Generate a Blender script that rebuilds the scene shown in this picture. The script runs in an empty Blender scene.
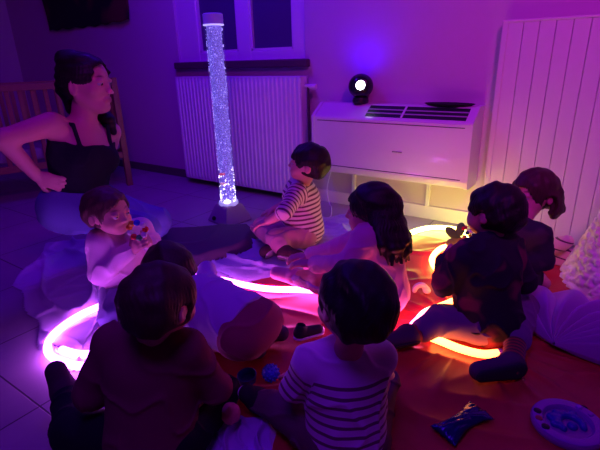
import bpy, bmesh, math, random
import numpy as np
from mathutils import Vector, Matrix
random.seed(7); rng = np.random.default_rng(7)
S = bpy.context.scene
COL = S.collection
# ---------------------------------------------------------------- camera geometry
F = 450.0; H = 0.95
def _n(a): a = np.asarray(a, float); return a/np.linalg.norm(a)
_d = _n([35, -1225, -450.0]); AZ = -_d
AX = np.array([685, -142, 450.0]); AX -= AX.dot(AZ)*AZ; AX = _n(AX)
AY = np.cross(AZ, AX)
RM = np.array([AX, AY, AZ]); EYE = np.array([0, 0, H])
def ray(u, v): return RM @ np.array([(u-300)/F, -(v-225)/F, -1.0])
def at(u, v, z=0.0):
    d = ray(u, v); return EYE + d*((z-H)/d[2])
def dp(u, v, t): return EYE + ray(u, v)*t
def ay(u, v, y):
    d = ray(u, v); return EYE + d*(y/d[1])
cam = bpy.data.cameras.new('camera'); co = bpy.data.objects.new('camera', cam); COL.objects.link(co)
cam.sensor_width = 36; cam.lens = 36*F/600; cam.clip_start = .02
M4 = Matrix([list(RM[0])+[0], list(RM[1])+[0], list(RM[2])+[H], [0, 0, 0, 1]])
co.matrix_world = M4
S.camera = co
S.view_settings.view_transform = 'Standard'; S.view_settings.look = 'None'
S.view_settings.gamma = 1; S.view_settings.exposure = 0; S.view_settings.use_curve_mapping = False
CR = _n([RM[0][0], RM[1][0], 0]); CF = np.array([-CR[1], CR[0], 0])      # picture right and away, on the ground

# ---------------------------------------------------------------- materials
def nodes(name):
    m = bpy.data.materials.new(name); m.use_nodes = True
    nt = m.node_tree; return m, nt, nt.nodes['Principled BSDF']
def noise_bump(nt, b, scale, strength, dist=.002, stretch=None, detail=4):
    tc = nt.nodes.new('ShaderNodeTexCoord'); n = nt.nodes.new('ShaderNodeTexNoise'); bp = nt.nodes.new('ShaderNodeBump')
    n.inputs['Scale'].default_value = scale; n.inputs['Detail'].default_value = detail
    if stretch:
        mp = nt.nodes.new('ShaderNodeMapping'); mp.inputs['Scale'].default_value = stretch
        nt.links.new(tc.outputs['Object'], mp.inputs[0]); nt.links.new(mp.outputs[0], n.inputs['Vector'])
    else: nt.links.new(tc.outputs['Object'], n.inputs['Vector'])
    bp.inputs['Strength'].default_value = strength; bp.inputs['Distance'].default_value = dist
    nt.links.new(n.outputs['Fac'], bp.inputs['Height']); nt.links.new(bp.outputs[0], b.inputs['Normal'])
    return n
def mat(name, col, rough=.7, bump=None, metal=0, var=0, sheen=0, spec=.5, coat=0, stretch=None, emis=None, es=0, alpha=None):
    m, nt, b = nodes(name)
    b.inputs['Base Color'].default_value = (*col, 1); b.inputs['Roughness'].default_value = rough
    b.inputs['Metallic'].default_value = metal; b.inputs['Specular IOR Level'].default_value = spec
    b.inputs['Sheen Weight'].default_value = sheen; b.inputs['Coat Weight'].default_value = coat
    if emis: b.inputs['Emission Color'].default_value = (*emis, 1); b.inputs['Emission Strength'].default_value = es
    n = noise_bump(nt, b, *(bump or (60, .1)), stretch=stretch)
    if var:
        mx = nt.nodes.new('ShaderNodeMix'); mx.data_type = 'RGBA'
        mx.inputs[6].default_value = (*[c*(1-var) for c in col], 1); mx.inputs[7].default_value = (*[min(1, c*(1+var)) for c in col], 1)
        nt.links.new(n.outputs['Fac'], mx.inputs[0]); nt.links.new(mx.outputs[2], b.inputs['Base Color'])
    return m
def striped(name, c1, c2, pitch, duty, start=-9, rough=.85, attr='st', phase=0):
    m, nt, b = nodes(name); L = nt.links; N = nt.nodes
    a = N.new('ShaderNodeAttribute'); a.attribute_name = attr
    def mth(op, x, y=None):
        n = N.new('ShaderNodeMath'); n.operation = op
        for i, q in enumerate((x, y)):
            if q is None: continue
            if isinstance(q, (int, float)): n.inputs[i].default_value = q
            else: L.new(q, n.inputs[i])
        return n.outputs[0]
    f = a.outputs['Fac']
    fr = mth('FRACT', mth('ADD', mth('DIVIDE', f, pitch), 50+phase))
    on = mth('MULTIPLY', mth('LESS_THAN', fr, duty), mth('GREATER_THAN', f, start))
    mx = N.new('ShaderNodeMix'); mx.data_type = 'RGBA'; mx.inputs[6].default_value = (*c1, 1); mx.inputs[7].default_value = (*c2, 1)
    L.new(on, mx.inputs[0]); L.new(mx.outputs[2], b.inputs['Base Color'])
    b.inputs['Roughness'].default_value = rough; b.inputs['Sheen Weight'].default_value = .2
    noise_bump(nt, b, 220, .25)
    return m
def patched(name, c1, c2, scale, lo, hi, rough=.85):
    m, nt, b = nodes(name); L = nt.links; N = nt.nodes
    tc = N.new('ShaderNodeTexCoord'); n = N.new('ShaderNodeTexNoise'); n.inputs['Scale'].default_value = scale; n.inputs['Detail'].default_value = 1
    r = N.new('ShaderNodeValToRGB'); r.color_ramp.elements[0].position = lo; r.color_ramp.elements[1].position = hi
    r.color_ramp.elements[0].color = (*c1, 1); r.color_ramp.elements[1].color = (*c2, 1)
    L.new(tc.outputs['Object'], n.inputs['Vector']); L.new(n.outputs['Fac'], r.inputs[0]); L.new(r.outputs[0], b.inputs['Base Color'])
    b.inputs['Roughness'].default_value = rough
    return m

def skin(name, col, lip):
    m, nt, b = nodes(name); L = nt.links; N = nt.nodes
    a = N.new('ShaderNodeAttribute'); a.attribute_name = 'lip'; a2 = N.new('ShaderNodeAttribute'); a2.attribute_name = 'brow'
    m1 = N.new('ShaderNodeMix'); m1.data_type = 'RGBA'; m2 = N.new('ShaderNodeMix'); m2.data_type = 'RGBA'
    m1.inputs[6].default_value = (*col, 1); m1.inputs[7].default_value = (*lip, 1)
    m2.inputs[7].default_value = (.03, .015, .01, 1)
    L.new(a.outputs['Fac'], m1.inputs[0]); L.new(m1.outputs[2], m2.inputs[6]); L.new(a2.outputs['Fac'], m2.inputs[0])
    L.new(m2.outputs[2], b.inputs['Base Color']); b.inputs['Roughness'].default_value = .5
    b.inputs['Subsurface Weight'].default_value = .08; b.inputs['Subsurface Radius'].default_value = (.01, .004, .002)
    noise_bump(nt, b, 300, .08)
    return m

# ---------------------------------------------------------------- object helpers
def tag(o, label=None, cat=None, group=None, kind=None):
    if label: o['label'] = label
    if cat: o['category'] = cat
    if group: o['group'] = group
    if kind: o['kind'] = kind
    return o
def link(name, me, mats, parent=None, origin=None, smooth=True):
    o = bpy.data.objects.new(name, me)
    for m in (mats if isinstance(mats, (list, tuple)) else [mats]): me.materials.append(m)
    if smooth: me.polygons.foreach_set('use_smooth', [True]*len(me.polygons))
    COL.objects.link(o)
    if origin is not None:
        og = Vector([float(c) for c in origin]); me.transform(Matrix.Translation(-og)); o.location = og
    if parent is not None:
        o.parent = parent; o.location = o.location - parent_loc(parent)
    return o
def parent_loc(p):
    v = Vector(p.location)
    while p.parent: p = p.parent; v += Vector(p.location)
    return v
def empty(name, loc):
    o = bpy.data.objects.new(name, None); o.location = [float(c) for c in loc]; o.empty_display_size = .05; COL.objects.link(o); return o
class MB:
    """collects shapes in world space, then links them as one mesh"""
    def __init__(s): s.bm = bmesh.new()
    def _t(s, vs, M): bmesh.ops.transform(s.bm, matrix=M, verts=vs)
    def box(s, lo, hi, bev=0, rot=None, seg=2):
        lo, hi2 = np.minimum(lo, hi).astype(float), np.maximum(lo, hi).astype(float)
        c = (lo+np.array(hi2))/2; d = np.array(hi2)-lo
        r = bmesh.ops.create_cube(s.bm, size=1); vs = r['verts']
        s._t(vs, Matrix.Diagonal((*[max(x, 1e-4) for x in d], 1)))
        if bev:
            es = list({e for v in vs for e in v.link_edges})
            vs = list({v for f in bmesh.ops.bevel(s.bm, geom=es, offset=min(bev, min(d)*.45), segments=seg, profile=.5, affect='EDGES')['faces'] for v in f.verts} | {v for v in vs if v.is_valid})
        M = Matrix.Translation(Vector(c))
        if rot is not None: M = M @ rot
        s._t(vs, M); return s
    def ell(s, c, r, rot=None, sub=3):
        k = bmesh.ops.create_icosphere(s.bm, subdivisions=sub, radius=1)['verts']
        r = (r, r, r) if np.isscalar(r) else r
        M = Matrix.Translation(Vector([float(x) for x in c]))
        if rot is not None: M = M @ rot
        s._t(k, M @ Matrix.Diagonal((*[float(x) for x in r], 1))); return s
    def tube(s, pts, r, n=10, closed=False, caps=True):
        pts = [np.asarray(p, float) for p in pts]; m = len(pts)
        rs = [r]*m if np.isscalar(r) else r
        up = np.array([0, 0, 1.0]); rings = []
        for i, p in enumerate(pts):
            a = pts[(i-1) % m] if (closed or i) else p; b = pts[(i+1) % m] if (closed or i < m-1) else p
            t = _n(b-a) if np.linalg.norm(b-a) > 0 else up
            if i == 0:
                x = np.cross(up, t); x = np.cross([1, 0, 0], t) if np.linalg.norm(x) < .05 else x
            x = x - t*x.dot(t); x = _n(x); y = np.cross(t, x)
            rings.append([s.bm.verts.new(p+(x*math.cos(q)+y*math.sin(q))*rs[i]) for q in [2*math.pi*k/n for k in range(n)]])
        rng_ = range(m if closed else m-1)
        for i in rng_:
            A, B = rings[i], rings[(i+1) % m]
            for k in range(n): s.bm.faces.new((A[k], A[(k+1) % n], B[(k+1) % n], B[k]))
        if caps and not closed: s.bm.faces.new(rings[0][::-1]); s.bm.faces.new(rings[-1])
        return s
    def lathe(s, prof, c, n=32, sx=1, sy=1, rot=None):
        c = Vector([float(x) for x in c]); rings = []; new = []
        for r, z in prof:
            ring = [s.bm.verts.new((r*math.cos(2*math.pi*k/n)*sx, r*math.sin(2*math.pi*k/n)*sy, z)) for k in range(n)]
            rings.append(ring); new += ring
        for A, B in zip(rings, rings[1:]):
            for k in range(n): s.bm.faces.new((A[k], A[(k+1) % n], B[(k+1) % n], B[k]))
        s.bm.faces.new(rings[0][::-1]); s.bm.faces.new(rings[-1])
        M = Matrix.Translation(c)
        if rot is not None: M = M @ rot
        s._t(new, M); return s
    def build(s, name, mats, parent=None, origin=None, smooth=False):
        bmesh.ops.recalc_face_normals(s.bm, faces=s.bm.faces)
        me = bpy.data.meshes.new(name); s.bm.to_mesh(me); s.bm.free()
        if origin is None: origin = parent_loc(parent) if parent is not None else None
        o = link(name, me, mats, parent, origin, smooth)
        if smooth:
            try: me.set_sharp_from_angle(angle=math.radians(40))
            except Exception: pass
        return o
def grid_mesh(P, nu, nv, closed_u=False):
    idx = lambda i, j: i*nv+j
    fs = [(idx(i, j), idx(i+1, j), idx(i+1, j+1), idx(i, j+1)) for i in range(nu-1) for j in range(nv-1)]
    me = bpy.data.meshes.new('m'); me.from_pydata([tuple(map(float, p)) for p in P.reshape(-1, 3)], [], fs); me.update(); return me

def vnoise(p, seed=0, freq=1.0, octs=3):
    """smooth pseudo noise from sums of sines, in -1..1"""
    r = np.random.default_rng(seed); out = 0; amp = 1; tot = 0
    for o in range(octs):
        for k in range(4):
            d = r.normal(size=3); d /= np.linalg.norm(d); ph = r.uniform(0, 6.28)
            out = out + amp*np.sin((p @ d)*freq*(2**o)*(0.8+.5*r.random())*6.28+ph)
        tot += amp*2.2; amp *= .5
    return out/tot

# ---------------------------------------------------------------- distance-field surfaces (bodies, clothes, hair)
class Field:
    def __init__(s): s.pr = []
    def cap(s, a, b, ra, rb=None, k=.02, op='+'):
        s.pr.append(('c', op, k, np.asarray(a, float), np.asarray(b, float), ra, ra if rb is None else rb)); return s
    def ell(s, c, r, ax=None, k=.02, op='+'):
        r = np.array([r]*3 if np.isscalar(r) else r, float)
        s.pr.append(('e', op, k, np.asarray(c, float), r, np.eye(3) if ax is None else np.asarray(ax))); return s
    def cut(s, p, n, k=.006):            # removes the side the normal points to
        s.pr.append(('h', 'x', k, np.asarray(p, float), _n(n))); return s
    def mesh(s, name, res=.004, disp=None, pad=.012):
        lo = np.full(3, 1e9); hi = -lo
        for q in s.pr:
            if q[1] != '+': continue
            if q[0] == 'c':
                R = max(q[5], q[6]); lo = np.minimum(lo, np.minimum(q[3], q[4])-R); hi = np.maximum(hi, np.maximum(q[3], q[4])+R)
            else: R = q[4].max(); lo = np.minimum(lo, q[3]-R); hi = np.maximum(hi, q[3]+R)
        lo -= pad+2*res; hi += pad+2*res
        n = np.ceil((hi-lo)/res).astype(int)+1
        f = np.full(n, .5, np.float32)
        ax = [lo[i]+res*np.arange(n[i]) for i in range(3)]
        for q in s.pr:
            k = q[2]
            if q[0] == 'h': a0 = [0, 0, 0]; a1 = list(n)
            else:
                if q[0] == 'c': R = max(q[5], q[6]); l = np.minimum(q[3], q[4])-R; h = np.maximum(q[3], q[4])+R
                else: R = q[4].max(); l = q[3]-R; h = q[3]+R
                m_ = k+2.5*res+.004
                a0 = np.clip(np.floor((l-m_-lo)/res).astype(int), 0, n); a1 = np.clip(np.ceil((h+m_-lo)/res).astype(int)+1, 0, n)
                if (a1 <= a0).any(): continue
            sl = tuple(slice(int(a), int(b)) for a, b in zip(a0, a1))
            X = ax[0][sl[0]][:, None, None]; Y = ax[1][sl[1]][None, :, None]; Z = ax[2][sl[2]][None, None, :]
            if q[0] == 'c':
                a, b = q[3], q[4]; ab = b-a; L2 = max(ab @ ab, 1e-9)
                px, py, pz = X-a[0], Y-a[1], Z-a[2]
                t = np.clip((px*ab[0]+py*ab[1]+pz*ab[2])/L2, 0, 1)
                d = np.sqrt((px-t*ab[0])**2+(py-t*ab[1])**2+(pz-t*ab[2])**2)-(q[5]+(q[6]-q[5])*t)
            elif q[0] == 'e':
                c, r, A = q[3], q[4], q[5]; px, py, pz = X-c[0], Y-c[1], Z-c[2]
                k0 = 0; k1 = 0
                for i in range(3):
                    w = px*A[i][0]+py*A[i][1]+pz*A[i][2]; k0 = k0+(w/r[i])**2; k1 = k1+(w/r[i]**2)**2
                k0 = np.sqrt(k0); d = k0*(k0-1)/np.sqrt(np.maximum(k1, 1e-9)); d = np.where(k0 < .3, -r.min()*.7, d)
            else:
                d = (X-q[3][0])*q[4][0]+(Y-q[3][1])*q[4][1]+(Z-q[3][2])*q[4][2]
            g = f[sl]
            if q[1] == '+': h = np.maximum(k-np.abs(g-d), 0)/k; f[sl] = np.minimum(g, d)-h*h*k/4
            else:
                if q[1] == '-': d = -d
                h = np.maximum(k-np.abs(g-d), 0)/k; f[sl] = np.maximum(g, d)+h*h*k/4
        if disp is not None:
            near = np.nonzero(np.abs(f) < .03)
            pts = np.stack([ax[i][near[i]] for i in range(3)], 1)
            f[near] += disp(pts).astype(np.float32)
        # surface nets
        sg = f < 0
        nx, ny, nz = (int(v) for v in n)
        c = np.zeros((nx-1, ny-1, nz-1), np.int8)
        for i in (0, 1):
            for j in (0, 1):
                for l in (0, 1): c += sg[i:nx-1+i, j:ny-1+j, l:nz-1+l]
        act = (c > 0) & (c < 8); ids = np.full(act.shape, -1, np.int64); I, J, K = np.nonzero(act); ids[I, J, K] = np.arange(len(I))
        acc = np.zeros((len(I), 3)); cnt = np.zeros(len(I))
        cor = [(i, j, l) for i in (0, 1) for j in (0, 1) for l in (0, 1)]
        for a in cor:
            for ax_ in range(3):
                if a[ax_]: continue
                b = list(a); b[ax_] = 1
                fa = f[I+a[0], J+a[1], K+a[2]]; fb = f[I+b[0], J+b[1], K+b[2]]
                m = (fa < 0) != (fb < 0); t = fa/np.where(m, fa-fb, 1)
                p = np.array(a, float)[None]+np.zeros((len(I), 3)); p[:, ax_] = t
                acc[m] += p[m]; cnt += m
        V = (np.stack([I, J, K], 1)+acc/cnt[:, None])*res+lo
        Q = []
        for ax_ in range(3):
            s0 = [slice(None)]*3; s1 = [slice(None)]*3; s0[ax_] = slice(0, -1); s1[ax_] = slice(1, None)
            A_, B_ = sg[tuple(s0)], sg[tuple(s1)]
            e = np.argwhere(A_ != B_); fl = A_[tuple(e.T)]
            u, v = (ax_+1) % 3, (ax_+2) % 3
            ok = (e[:, u] > 0) & (e[:, v] > 0) & (e[:, u] < n[u]-1) & (e[:, v] < n[v]-1); e = e[ok]; fl = fl[ok]
            q = []
            for du, dv in ((0, 0), (-1, 0), (-1, -1), (0, -1)):
                w = e.copy(); w[:, u] += du; w[:, v] += dv; q.append(ids[w[:, 0], w[:, 1], w[:, 2]])
            q = np.stack(q, 1); q[~fl] = q[~fl][:, ::-1]; Q.append(q)
        Q = np.concatenate(Q); Q = Q[(Q >= 0).all(1)]
        a, b, c_ = V[Q[:, 0]], V[Q[:, 1]], V[Q[:, 2]]
        if np.einsum('ij,ij->', a, np.cross(b, c_)) < 0: Q = Q[:, ::-1]
        Q = np.ascontiguousarray(Q)
        me = bpy.data.meshes.new(name); me.vertices.add(len(V)); me.vertices.foreach_set('co', V.ravel())
        me.loops.add(len(Q)*4); me.polygons.add(len(Q))
        me.loops.foreach_set('vertex_index', Q.ravel()); me.polygons.foreach_set('loop_start', np.arange(len(Q))*4)
        me.polygons.foreach_set('loop_total', np.full(len(Q), 4)); me.update(calc_edges=True); me.validate()
        return me, V
def fattr(me, name, vals):
    a = me.attributes.new(name, 'FLOAT', 'POINT'); a.data.foreach_set('value', np.asarray(vals, np.float32))
def cattr(me, name, vals):
    a = me.attributes.new(name, 'FLOAT_COLOR', 'POINT'); a.data.foreach_set('color', np.asarray(vals, np.float32).ravel())
# ================================================================ SETTING
D = 2.62
M_wall = mat('wall_paint', (.62, .50, .58), .75, (140, .15), var=.04)
M_white = mat('white_lacquer', (.78, .76, .78), .35, (30, .03))
M_metal = mat('radiator_enamel', (.75, .75, .78), .35, (20, .02))
M_dark = mat('dark_plastic', (.015, .015, .02), .4)
M_wood = mat('dark_red_wood', (.30, .13, .07), .5, (30, .2), stretch=(1, 1, 8), var=.25)
# floor with tile grout
def floor_mat():
    m, nt, b = nodes('floor_tile'); L = nt.links; N = nt.nodes
    tc = N.new('ShaderNodeTexCoord'); mp = N.new('ShaderNodeMapping'); mp.inputs['Location'].default_value = (1.27+.45*20, -.43+.45*20, 0)
    br = N.new('ShaderNodeTexBrick'); br.offset = 0; br.squash = 1
    br.inputs['Scale'].default_value = 1; br.inputs['Brick Width'].default_value = .45; br.inputs['Row Height'].default_value = .45
    br.inputs['Mortar Size'].default_value = .0028; br.inputs['Mortar Smooth'].default_value = .3
    br.inputs['Color1'].default_value = (.40, .36, .38, 1); br.inputs['Color2'].default_value = (.44, .40, .42, 1); br.inputs['Mortar'].default_value = (.08, .07, .08, 1)
    n = N.new('ShaderNodeTexNoise'); n.inputs['Scale'].default_value = 6; n.inputs['Detail'].default_value = 6
    mx = N.new('ShaderNodeMix'); mx.data_type = 'RGBA'; mx.blend_type = 'MULTIPLY'; mx.inputs[0].default_value = .3
    L.new(tc.outputs['Object'], mp.inputs[0]); L.new(mp.outputs[0], br.inputs[0]); L.new(tc.outputs['Object'], n.inputs[0])
    L.new(br.outputs['Color'], mx.inputs[6]); L.new(n.outputs['Fac'], mx.inputs[7]); L.new(mx.outputs[2], b.inputs['Base Color'])
    b.inputs['Roughness'].default_value = .45
    bp = N.new('ShaderNodeBump'); bp.inputs['Distance'].default_value = .002; bp.invert = True; L.new(br.outputs['Fac'], bp.inputs['Height']); L.new(bp.outputs[0], b.inputs['Normal'])
    return m
o = MB().box((-5.7, -.6, -.06), (2.2, D+.1, 0)).build('floor', floor_mat(), origin=(0, 0, 0)); tag(o, 'large pale floor tiles with thin dark grout lines', 'floor', kind='structure')
# back wall with a window opening
WX0, WX1, WZ0 = -2.98, -1.76, .955
mb = MB()
mb.box((-5.6, D, 0), (WX0, D+.2, 2.5)); mb.box((WX1, D, 0), (2.1, D+.2, 2.5)); mb.box((WX0, D, 0), (WX1, D+.2, WZ0)); mb.box((WX0, D, 2.1), (WX1, D+.2, 2.5))
tag(mb.build('wall_back', M_wall, origin=(0, D, 0)), 'painted back wall behind the radiator and the heater', 'wall', kind='structure')
tag(MB().box((-5.7, -.6, 0), (-5.6, D+.2, 2.5)).build('wall_left', M_wall, origin=(-5.6, 0, 0)), 'painted side wall behind the crib', 'wall', kind='structure')
tag(MB().box((2.1, -.6, 0), (2.2, D+.2, 2.5)).build('wall_right', M_wall, origin=(2.1, 0, 0)), 'painted side wall beyond the white boards', 'wall', kind='structure')
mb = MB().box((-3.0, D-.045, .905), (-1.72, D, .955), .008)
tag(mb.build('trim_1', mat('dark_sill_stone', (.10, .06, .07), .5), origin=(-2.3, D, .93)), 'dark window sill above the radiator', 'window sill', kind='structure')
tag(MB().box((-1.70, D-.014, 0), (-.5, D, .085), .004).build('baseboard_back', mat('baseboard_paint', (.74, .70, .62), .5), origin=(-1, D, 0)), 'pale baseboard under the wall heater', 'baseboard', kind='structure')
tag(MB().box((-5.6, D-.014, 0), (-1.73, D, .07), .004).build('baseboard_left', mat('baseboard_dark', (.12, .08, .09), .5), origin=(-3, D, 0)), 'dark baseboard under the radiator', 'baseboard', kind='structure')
# window
win = tag(empty('window_1', (-2.37, D+.05, WZ0)), 'two-pane window with a pale frame above the radiator', 'window', kind='structure')
mb = MB()
fx = [(WX0, -2.76), (-2.36, -2.24), (-1.87, WX1)]
for a, b in fx: mb.box((a, D+.02, WZ0), (b, D+.08, 2.1), .006)
mb.box((WX0, D+.025, WZ0), (WX1, D+.085, 1.02), .006); mb.box((WX0, D+.025, 2.03), (WX1, D+.085, 2.1), .006)
mb.build('window_frame', M_white, win)
for a, b in ((-2.76, -2.36), (-2.24, -1.87)):
    mb = MB()
    for q, w in ((a, a+.014), (b-.014, b)): mb.box((q, D+.03, 1.02), (w, D+.07, 2.03))
    mb.box((a, D+.03, 1.02), (b, D+.07, 1.034)); mb.build('sash', M_white, win)
    MB().box((a, D+.05, 1.02), (b, D+.056, 2.03)).build('pane', mat('night_glass', (.09, .04, .16), .3, (3, .02)), win)
# battens on the wall under the heater
for x in (-1.38, -.87):
    MB_ = MB().box((x-.012, D-.022, .085), (x+.012, D, .27), .003).build('trim_2', M_white, origin=(x, D, .085))
    tag(MB_, 'upright white batten on the wall under the heater', 'trim', kind='structure')

# ================================================================ RADIATOR
RX0, RX1, RY = -2.90, -1.71, D-.14
rad = tag(empty('radiator', (-2.3, RY+.05, .05)), 'wide white panel radiator with upright flutes under the window', 'radiator')
nx = 34*12; xs = np.linspace(RX0, RX1, nx); zs = np.concatenate([[0.05, .06, .075], np.linspace(.09, .81, 10), [.825, .835, .845]])
P = np.zeros((nx, len(zs), 3))
for j, z in enumerate(zs):
    e = min(1, (z-.05)/.03, (.845-z)/.03); e = max(0, e)
    ph = (xs-RX0)/(RX1-RX0)*33; wv = np.clip(1.6*np.cos(ph*2*math.pi), -1, 1)*.5+.5
    edge = np.clip(np.minimum(xs-RX0, RX1-xs)/.012, 0, 1)
    P[:, j, 0] = xs; P[:, j, 2] = z; P[:, j, 1] = RY+.008*(1-e)+.010*wv*e*edge+.006*(1-edge)
link('front_panel', grid_mesh(P, nx, len(zs)), M_metal, rad, origin=(-2.3, RY+.05, .05))
MB().box((RX0, RY+.085, .06), (RX1, RY+.095, .84)).build('back_panel', M_metal, rad)
mb = MB()
for i in range(60):
    x = RX0+.01+i*(RX1-RX0-.02)/59; mb.box((x-.0035, RY+.014, .838), (x+.0035, RY+.086, .846))
mb.box((RX0, RY+.008, .836), (RX1, RY+.016, .850), .002); mb.box((RX0, RY+.084, .836), (RX1, RY+.096, .850), .002); mb.build('top_grille', M_metal, rad)
for x in (RX0, RX1-.004): MB().box((x, RY+.008, .055), (x+.004, RY+.095, .848), .001).build('side_panel', M_metal, rad)
mb = MB().tube([(RX1+.004, RY+.05, .79), (RX1+.04, RY+.05, .79)], .012, 12); mb.build('valve_stub', M_metal, rad)
v = MB().lathe([(.013, 0), (.017, .004), (.018, .04), (.015, .05)], (RX1+.04, RY+.05, .785), 16, rot=Matrix.Rotation(math.pi/2, 4, 'Y')).build('thermostat_knob', M_white, rad)
MB().tube([(RX1+.028, RY+.05, .79), (RX1+.028, RY+.05, .4), (RX1+.028, RY+.06, .0)], .009, 10).build('pipe', mat('dark_pipe', (.08, .05, .06), .5), rad)

# ================================================================ WALL HEATER
HX0, HX1, HY0, HZ0, HZ1 = -1.585, -.60, D-.20, .265, .69
hd = HY0+.05
ht = tag(empty('wall_heater', ((HX0+HX1)/2, D, HZ0)), 'long white low fan-coil heater on the wall with slotted grille on top', 'heater')
prof = [(D-.005, HZ0), (HY0+.03, HZ0), (HY0+.008, HZ0+.012), (HY0, HZ0+.04), (HY0, HZ1-.080), (HY0+.006, HZ1-.070), (HY0+.105, HZ1-.003), (HY0+.116, HZ1), (D-.005, HZ1)]
def extrude(prof, x0, x1):
    bm = bmesh.new(); A = [bm.verts.new((x0, y, z)) for y, z in prof]; B = [bm.verts.new((x1, y, z)) for y, z in prof]; n = len(prof)
    for i in range(n): bm.faces.new((A[i], A[(i+1) % n], B[(i+1) % n], B[i]))
    bm.faces.new(A[::-1]); bm.faces.new(B); return bm
M_heat = mat('heater_shell', (.76, .73, .76), .3, (20, .03), coat=.3)
mb = MB(); mb.bm = extrude(prof, HX0+.022, HX1-.022); mb.build('housing', M_heat, ht)
p2 = [(y-(.004 if y < D-.01 else 0), z+(.004 if z > .6 else -.004 if z < .3 else 0)) for y, z in prof]
for a, b in ((HX0, HX0+.021), (HX1-.021, HX1)):
    mb = MB(); mb.bm = extrude(p2, a, b); mb.build('end_cap', M_heat, ht)
mb = MB()
for z in (HZ0+.05, HZ1-.098): mb.box((HX0+.04, HY0-.0012, z), (HX1-.04, HY0+.002, z+.004))
mb.build('panel_seam', mat('seam_shadow_gap', (.03, .03, .04), .8), ht)
def slot(x0, x1, s0, s1, h, name, m):
    P_ = lambda s_, o: (HY0+.006+s_*.099-o*.56, HZ1-.070+s_*.067+o*.83)
    mb = MB(); mb.bm = extrude([P_(s0, -.004), P_(s0, h), P_(s1, h), P_(s1, -.004)], x0, x1); return mb.build(name, m, ht)
slot(HX0+.36, HX1-.045, .12, .93, .0015, 'vent_recess', M_dark)
for a_, b_ in ((.33, .40), (.60, .67)): slot(HX0+.36, HX1-.045, a_, b_, .004, 'grille_bar', mat('grille_grey', (.45, .42, .46), .4))
slot(HX0+.58, HX0+.592, .12, .93, .005, 'grille_bar', M_heat)
q = ay(397, 152, HY0); MB().box((q[0]-.03, HY0-.003, q[2]-.004), (q[0]+.03, HY0+.001, q[2]+.003), .001).build('badge', mat('chrome_badge', (.8, .8, .85), .15, metal=1), ht)
# dark oval tray on the heater
c = ay(447, 101, D-.11); tc_ = (c[0], D-.065, HZ1+.001)
mb = MB().lathe([(.05, 0), (.12, .002), (.14, .012), (.134, .014), (.11, .007), (.03, .006)], tc_, 40, sx=1, sy=.42); tag(mb.build('tray', mat('black_felt', (.01, .01, .012), .9), origin=tc_, smooth=True), 'flat black oval tray lying on the heater grille', 'tray')
# cord hanging
pts = [at(325, 172, .25)*[1, 0, 0]+[0, D-.05, .262], ay(327, 190, D-.06), ay(331, 210, D-.10), at(331, 216, .006), at(326, 218, .006), at(318, 215, .006)]
def smooth_path(pts, n=8):
    pts = [np.asarray(p, float) for p in pts]; P_ = [2*pts[0]-pts[1]]+pts+[2*pts[-1]-pts[-2]]; out = []
    for i in range(1, len(P_)-2):
        for k in range(n):
            t = k/n; a, b, c, d = P_[i-1:i+3]
            out.append(.5*((2*b)+(c-a)*t+(2*a-5*b+4*c-d)*t*t+(3*b-a-3*c+d)*t**3))
    out.append(pts[-1]); return out
tag(MB().tube([np.array([q_[0], q_[1], max(q_[2], .005)]) for q_ in smooth_path(pts)], .0035, 8).build('power_cord', mat('white_cord', (.8, .8, .8), .5), origin=pts[-1], smooth=True), 'thin white cord hanging from the heater behind the seated boy', 'cord')

# ================================================================ PROJECTOR LAMP
pc = ay(359, 92, D-.10); pc = np.array([pc[0], D-.078, HZ1+.001])
pr = tag(empty('projector_lamp', pc), 'small black dome projector lamp with a glowing white lens on the heater', 'lamp')
aim = _n(EYE+np.array([-.1, 0, .1])-pc)
MB().lathe([(.036, 0), (.046, .002), (.050, .014), (.045, .034)], pc, 32).build('base', M_dark, pr, smooth=True)
F_ = Field().ell(pc+[0, 0, .10], (.076, .068, .072)).cut(pc+[0, 0, .10]+aim*.062, aim); me, _ = F_.mesh('d', .004); link('dome', me, mat('gloss_black', (.012, .012, .02), .25), pr, origin=pc)
lc = pc+[0, 0, .10]+aim*.060
rot = Vector((0, 0, 1)).rotation_difference(Vector(aim)).to_matrix().to_4x4()
MB().lathe([(.034, 0), (.036, .006), (.030, .008)], lc, 32, rot=rot).build('lens_ring', M_dark, pr, smooth=True)
MB().lathe([(.026, .004), (.027, .010), (.02, .014), (.008, .016)], lc, 32, rot=rot).build('lens', mat('lit_lens', (1, 1, 1), .3, emis=(.75, .85, 1), es=9), pr, smooth=True)

# ================================================================ LEANING WHITE BOARDS
bx0, bx1, bz1 = -.545, .98, 1.105
mb = MB(); nb = 21
M_board = mat('white_boards', (.72, .68, .70), .5, (60, .08), stretch=(1, 1, .1))
pn = tag(empty('board_panel', (.2, D-.09, 0)), 'tall white tongue-and-groove board panel leaning on the wall', 'panel')
w = (bx1-bx0-.05)/nb
def lean(o): return o
mb.box((bx0+.02, D-.050, .02), (bx1-.02, D-.036, bz1-.02)); 
for i in range(nb):
    x = bx0+.025+i*w; mb.box((x+.0012, D-.062, .01), (x+w-.0012, D-.044, bz1-.012), .003)
mb.build('boards', M_board, pn)
mb = MB().box((bx0, D-.066, 0), (bx0+.028, D-.03, bz1), .004); mb.box((bx1-.028, D-.066, 0), (bx1, D-.03, bz1), .004); mb.box((bx0, D-.0665, bz1-.014), (bx1, D-.03, bz1), .004); mb.build('edge_frame', M_board, pn)

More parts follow.
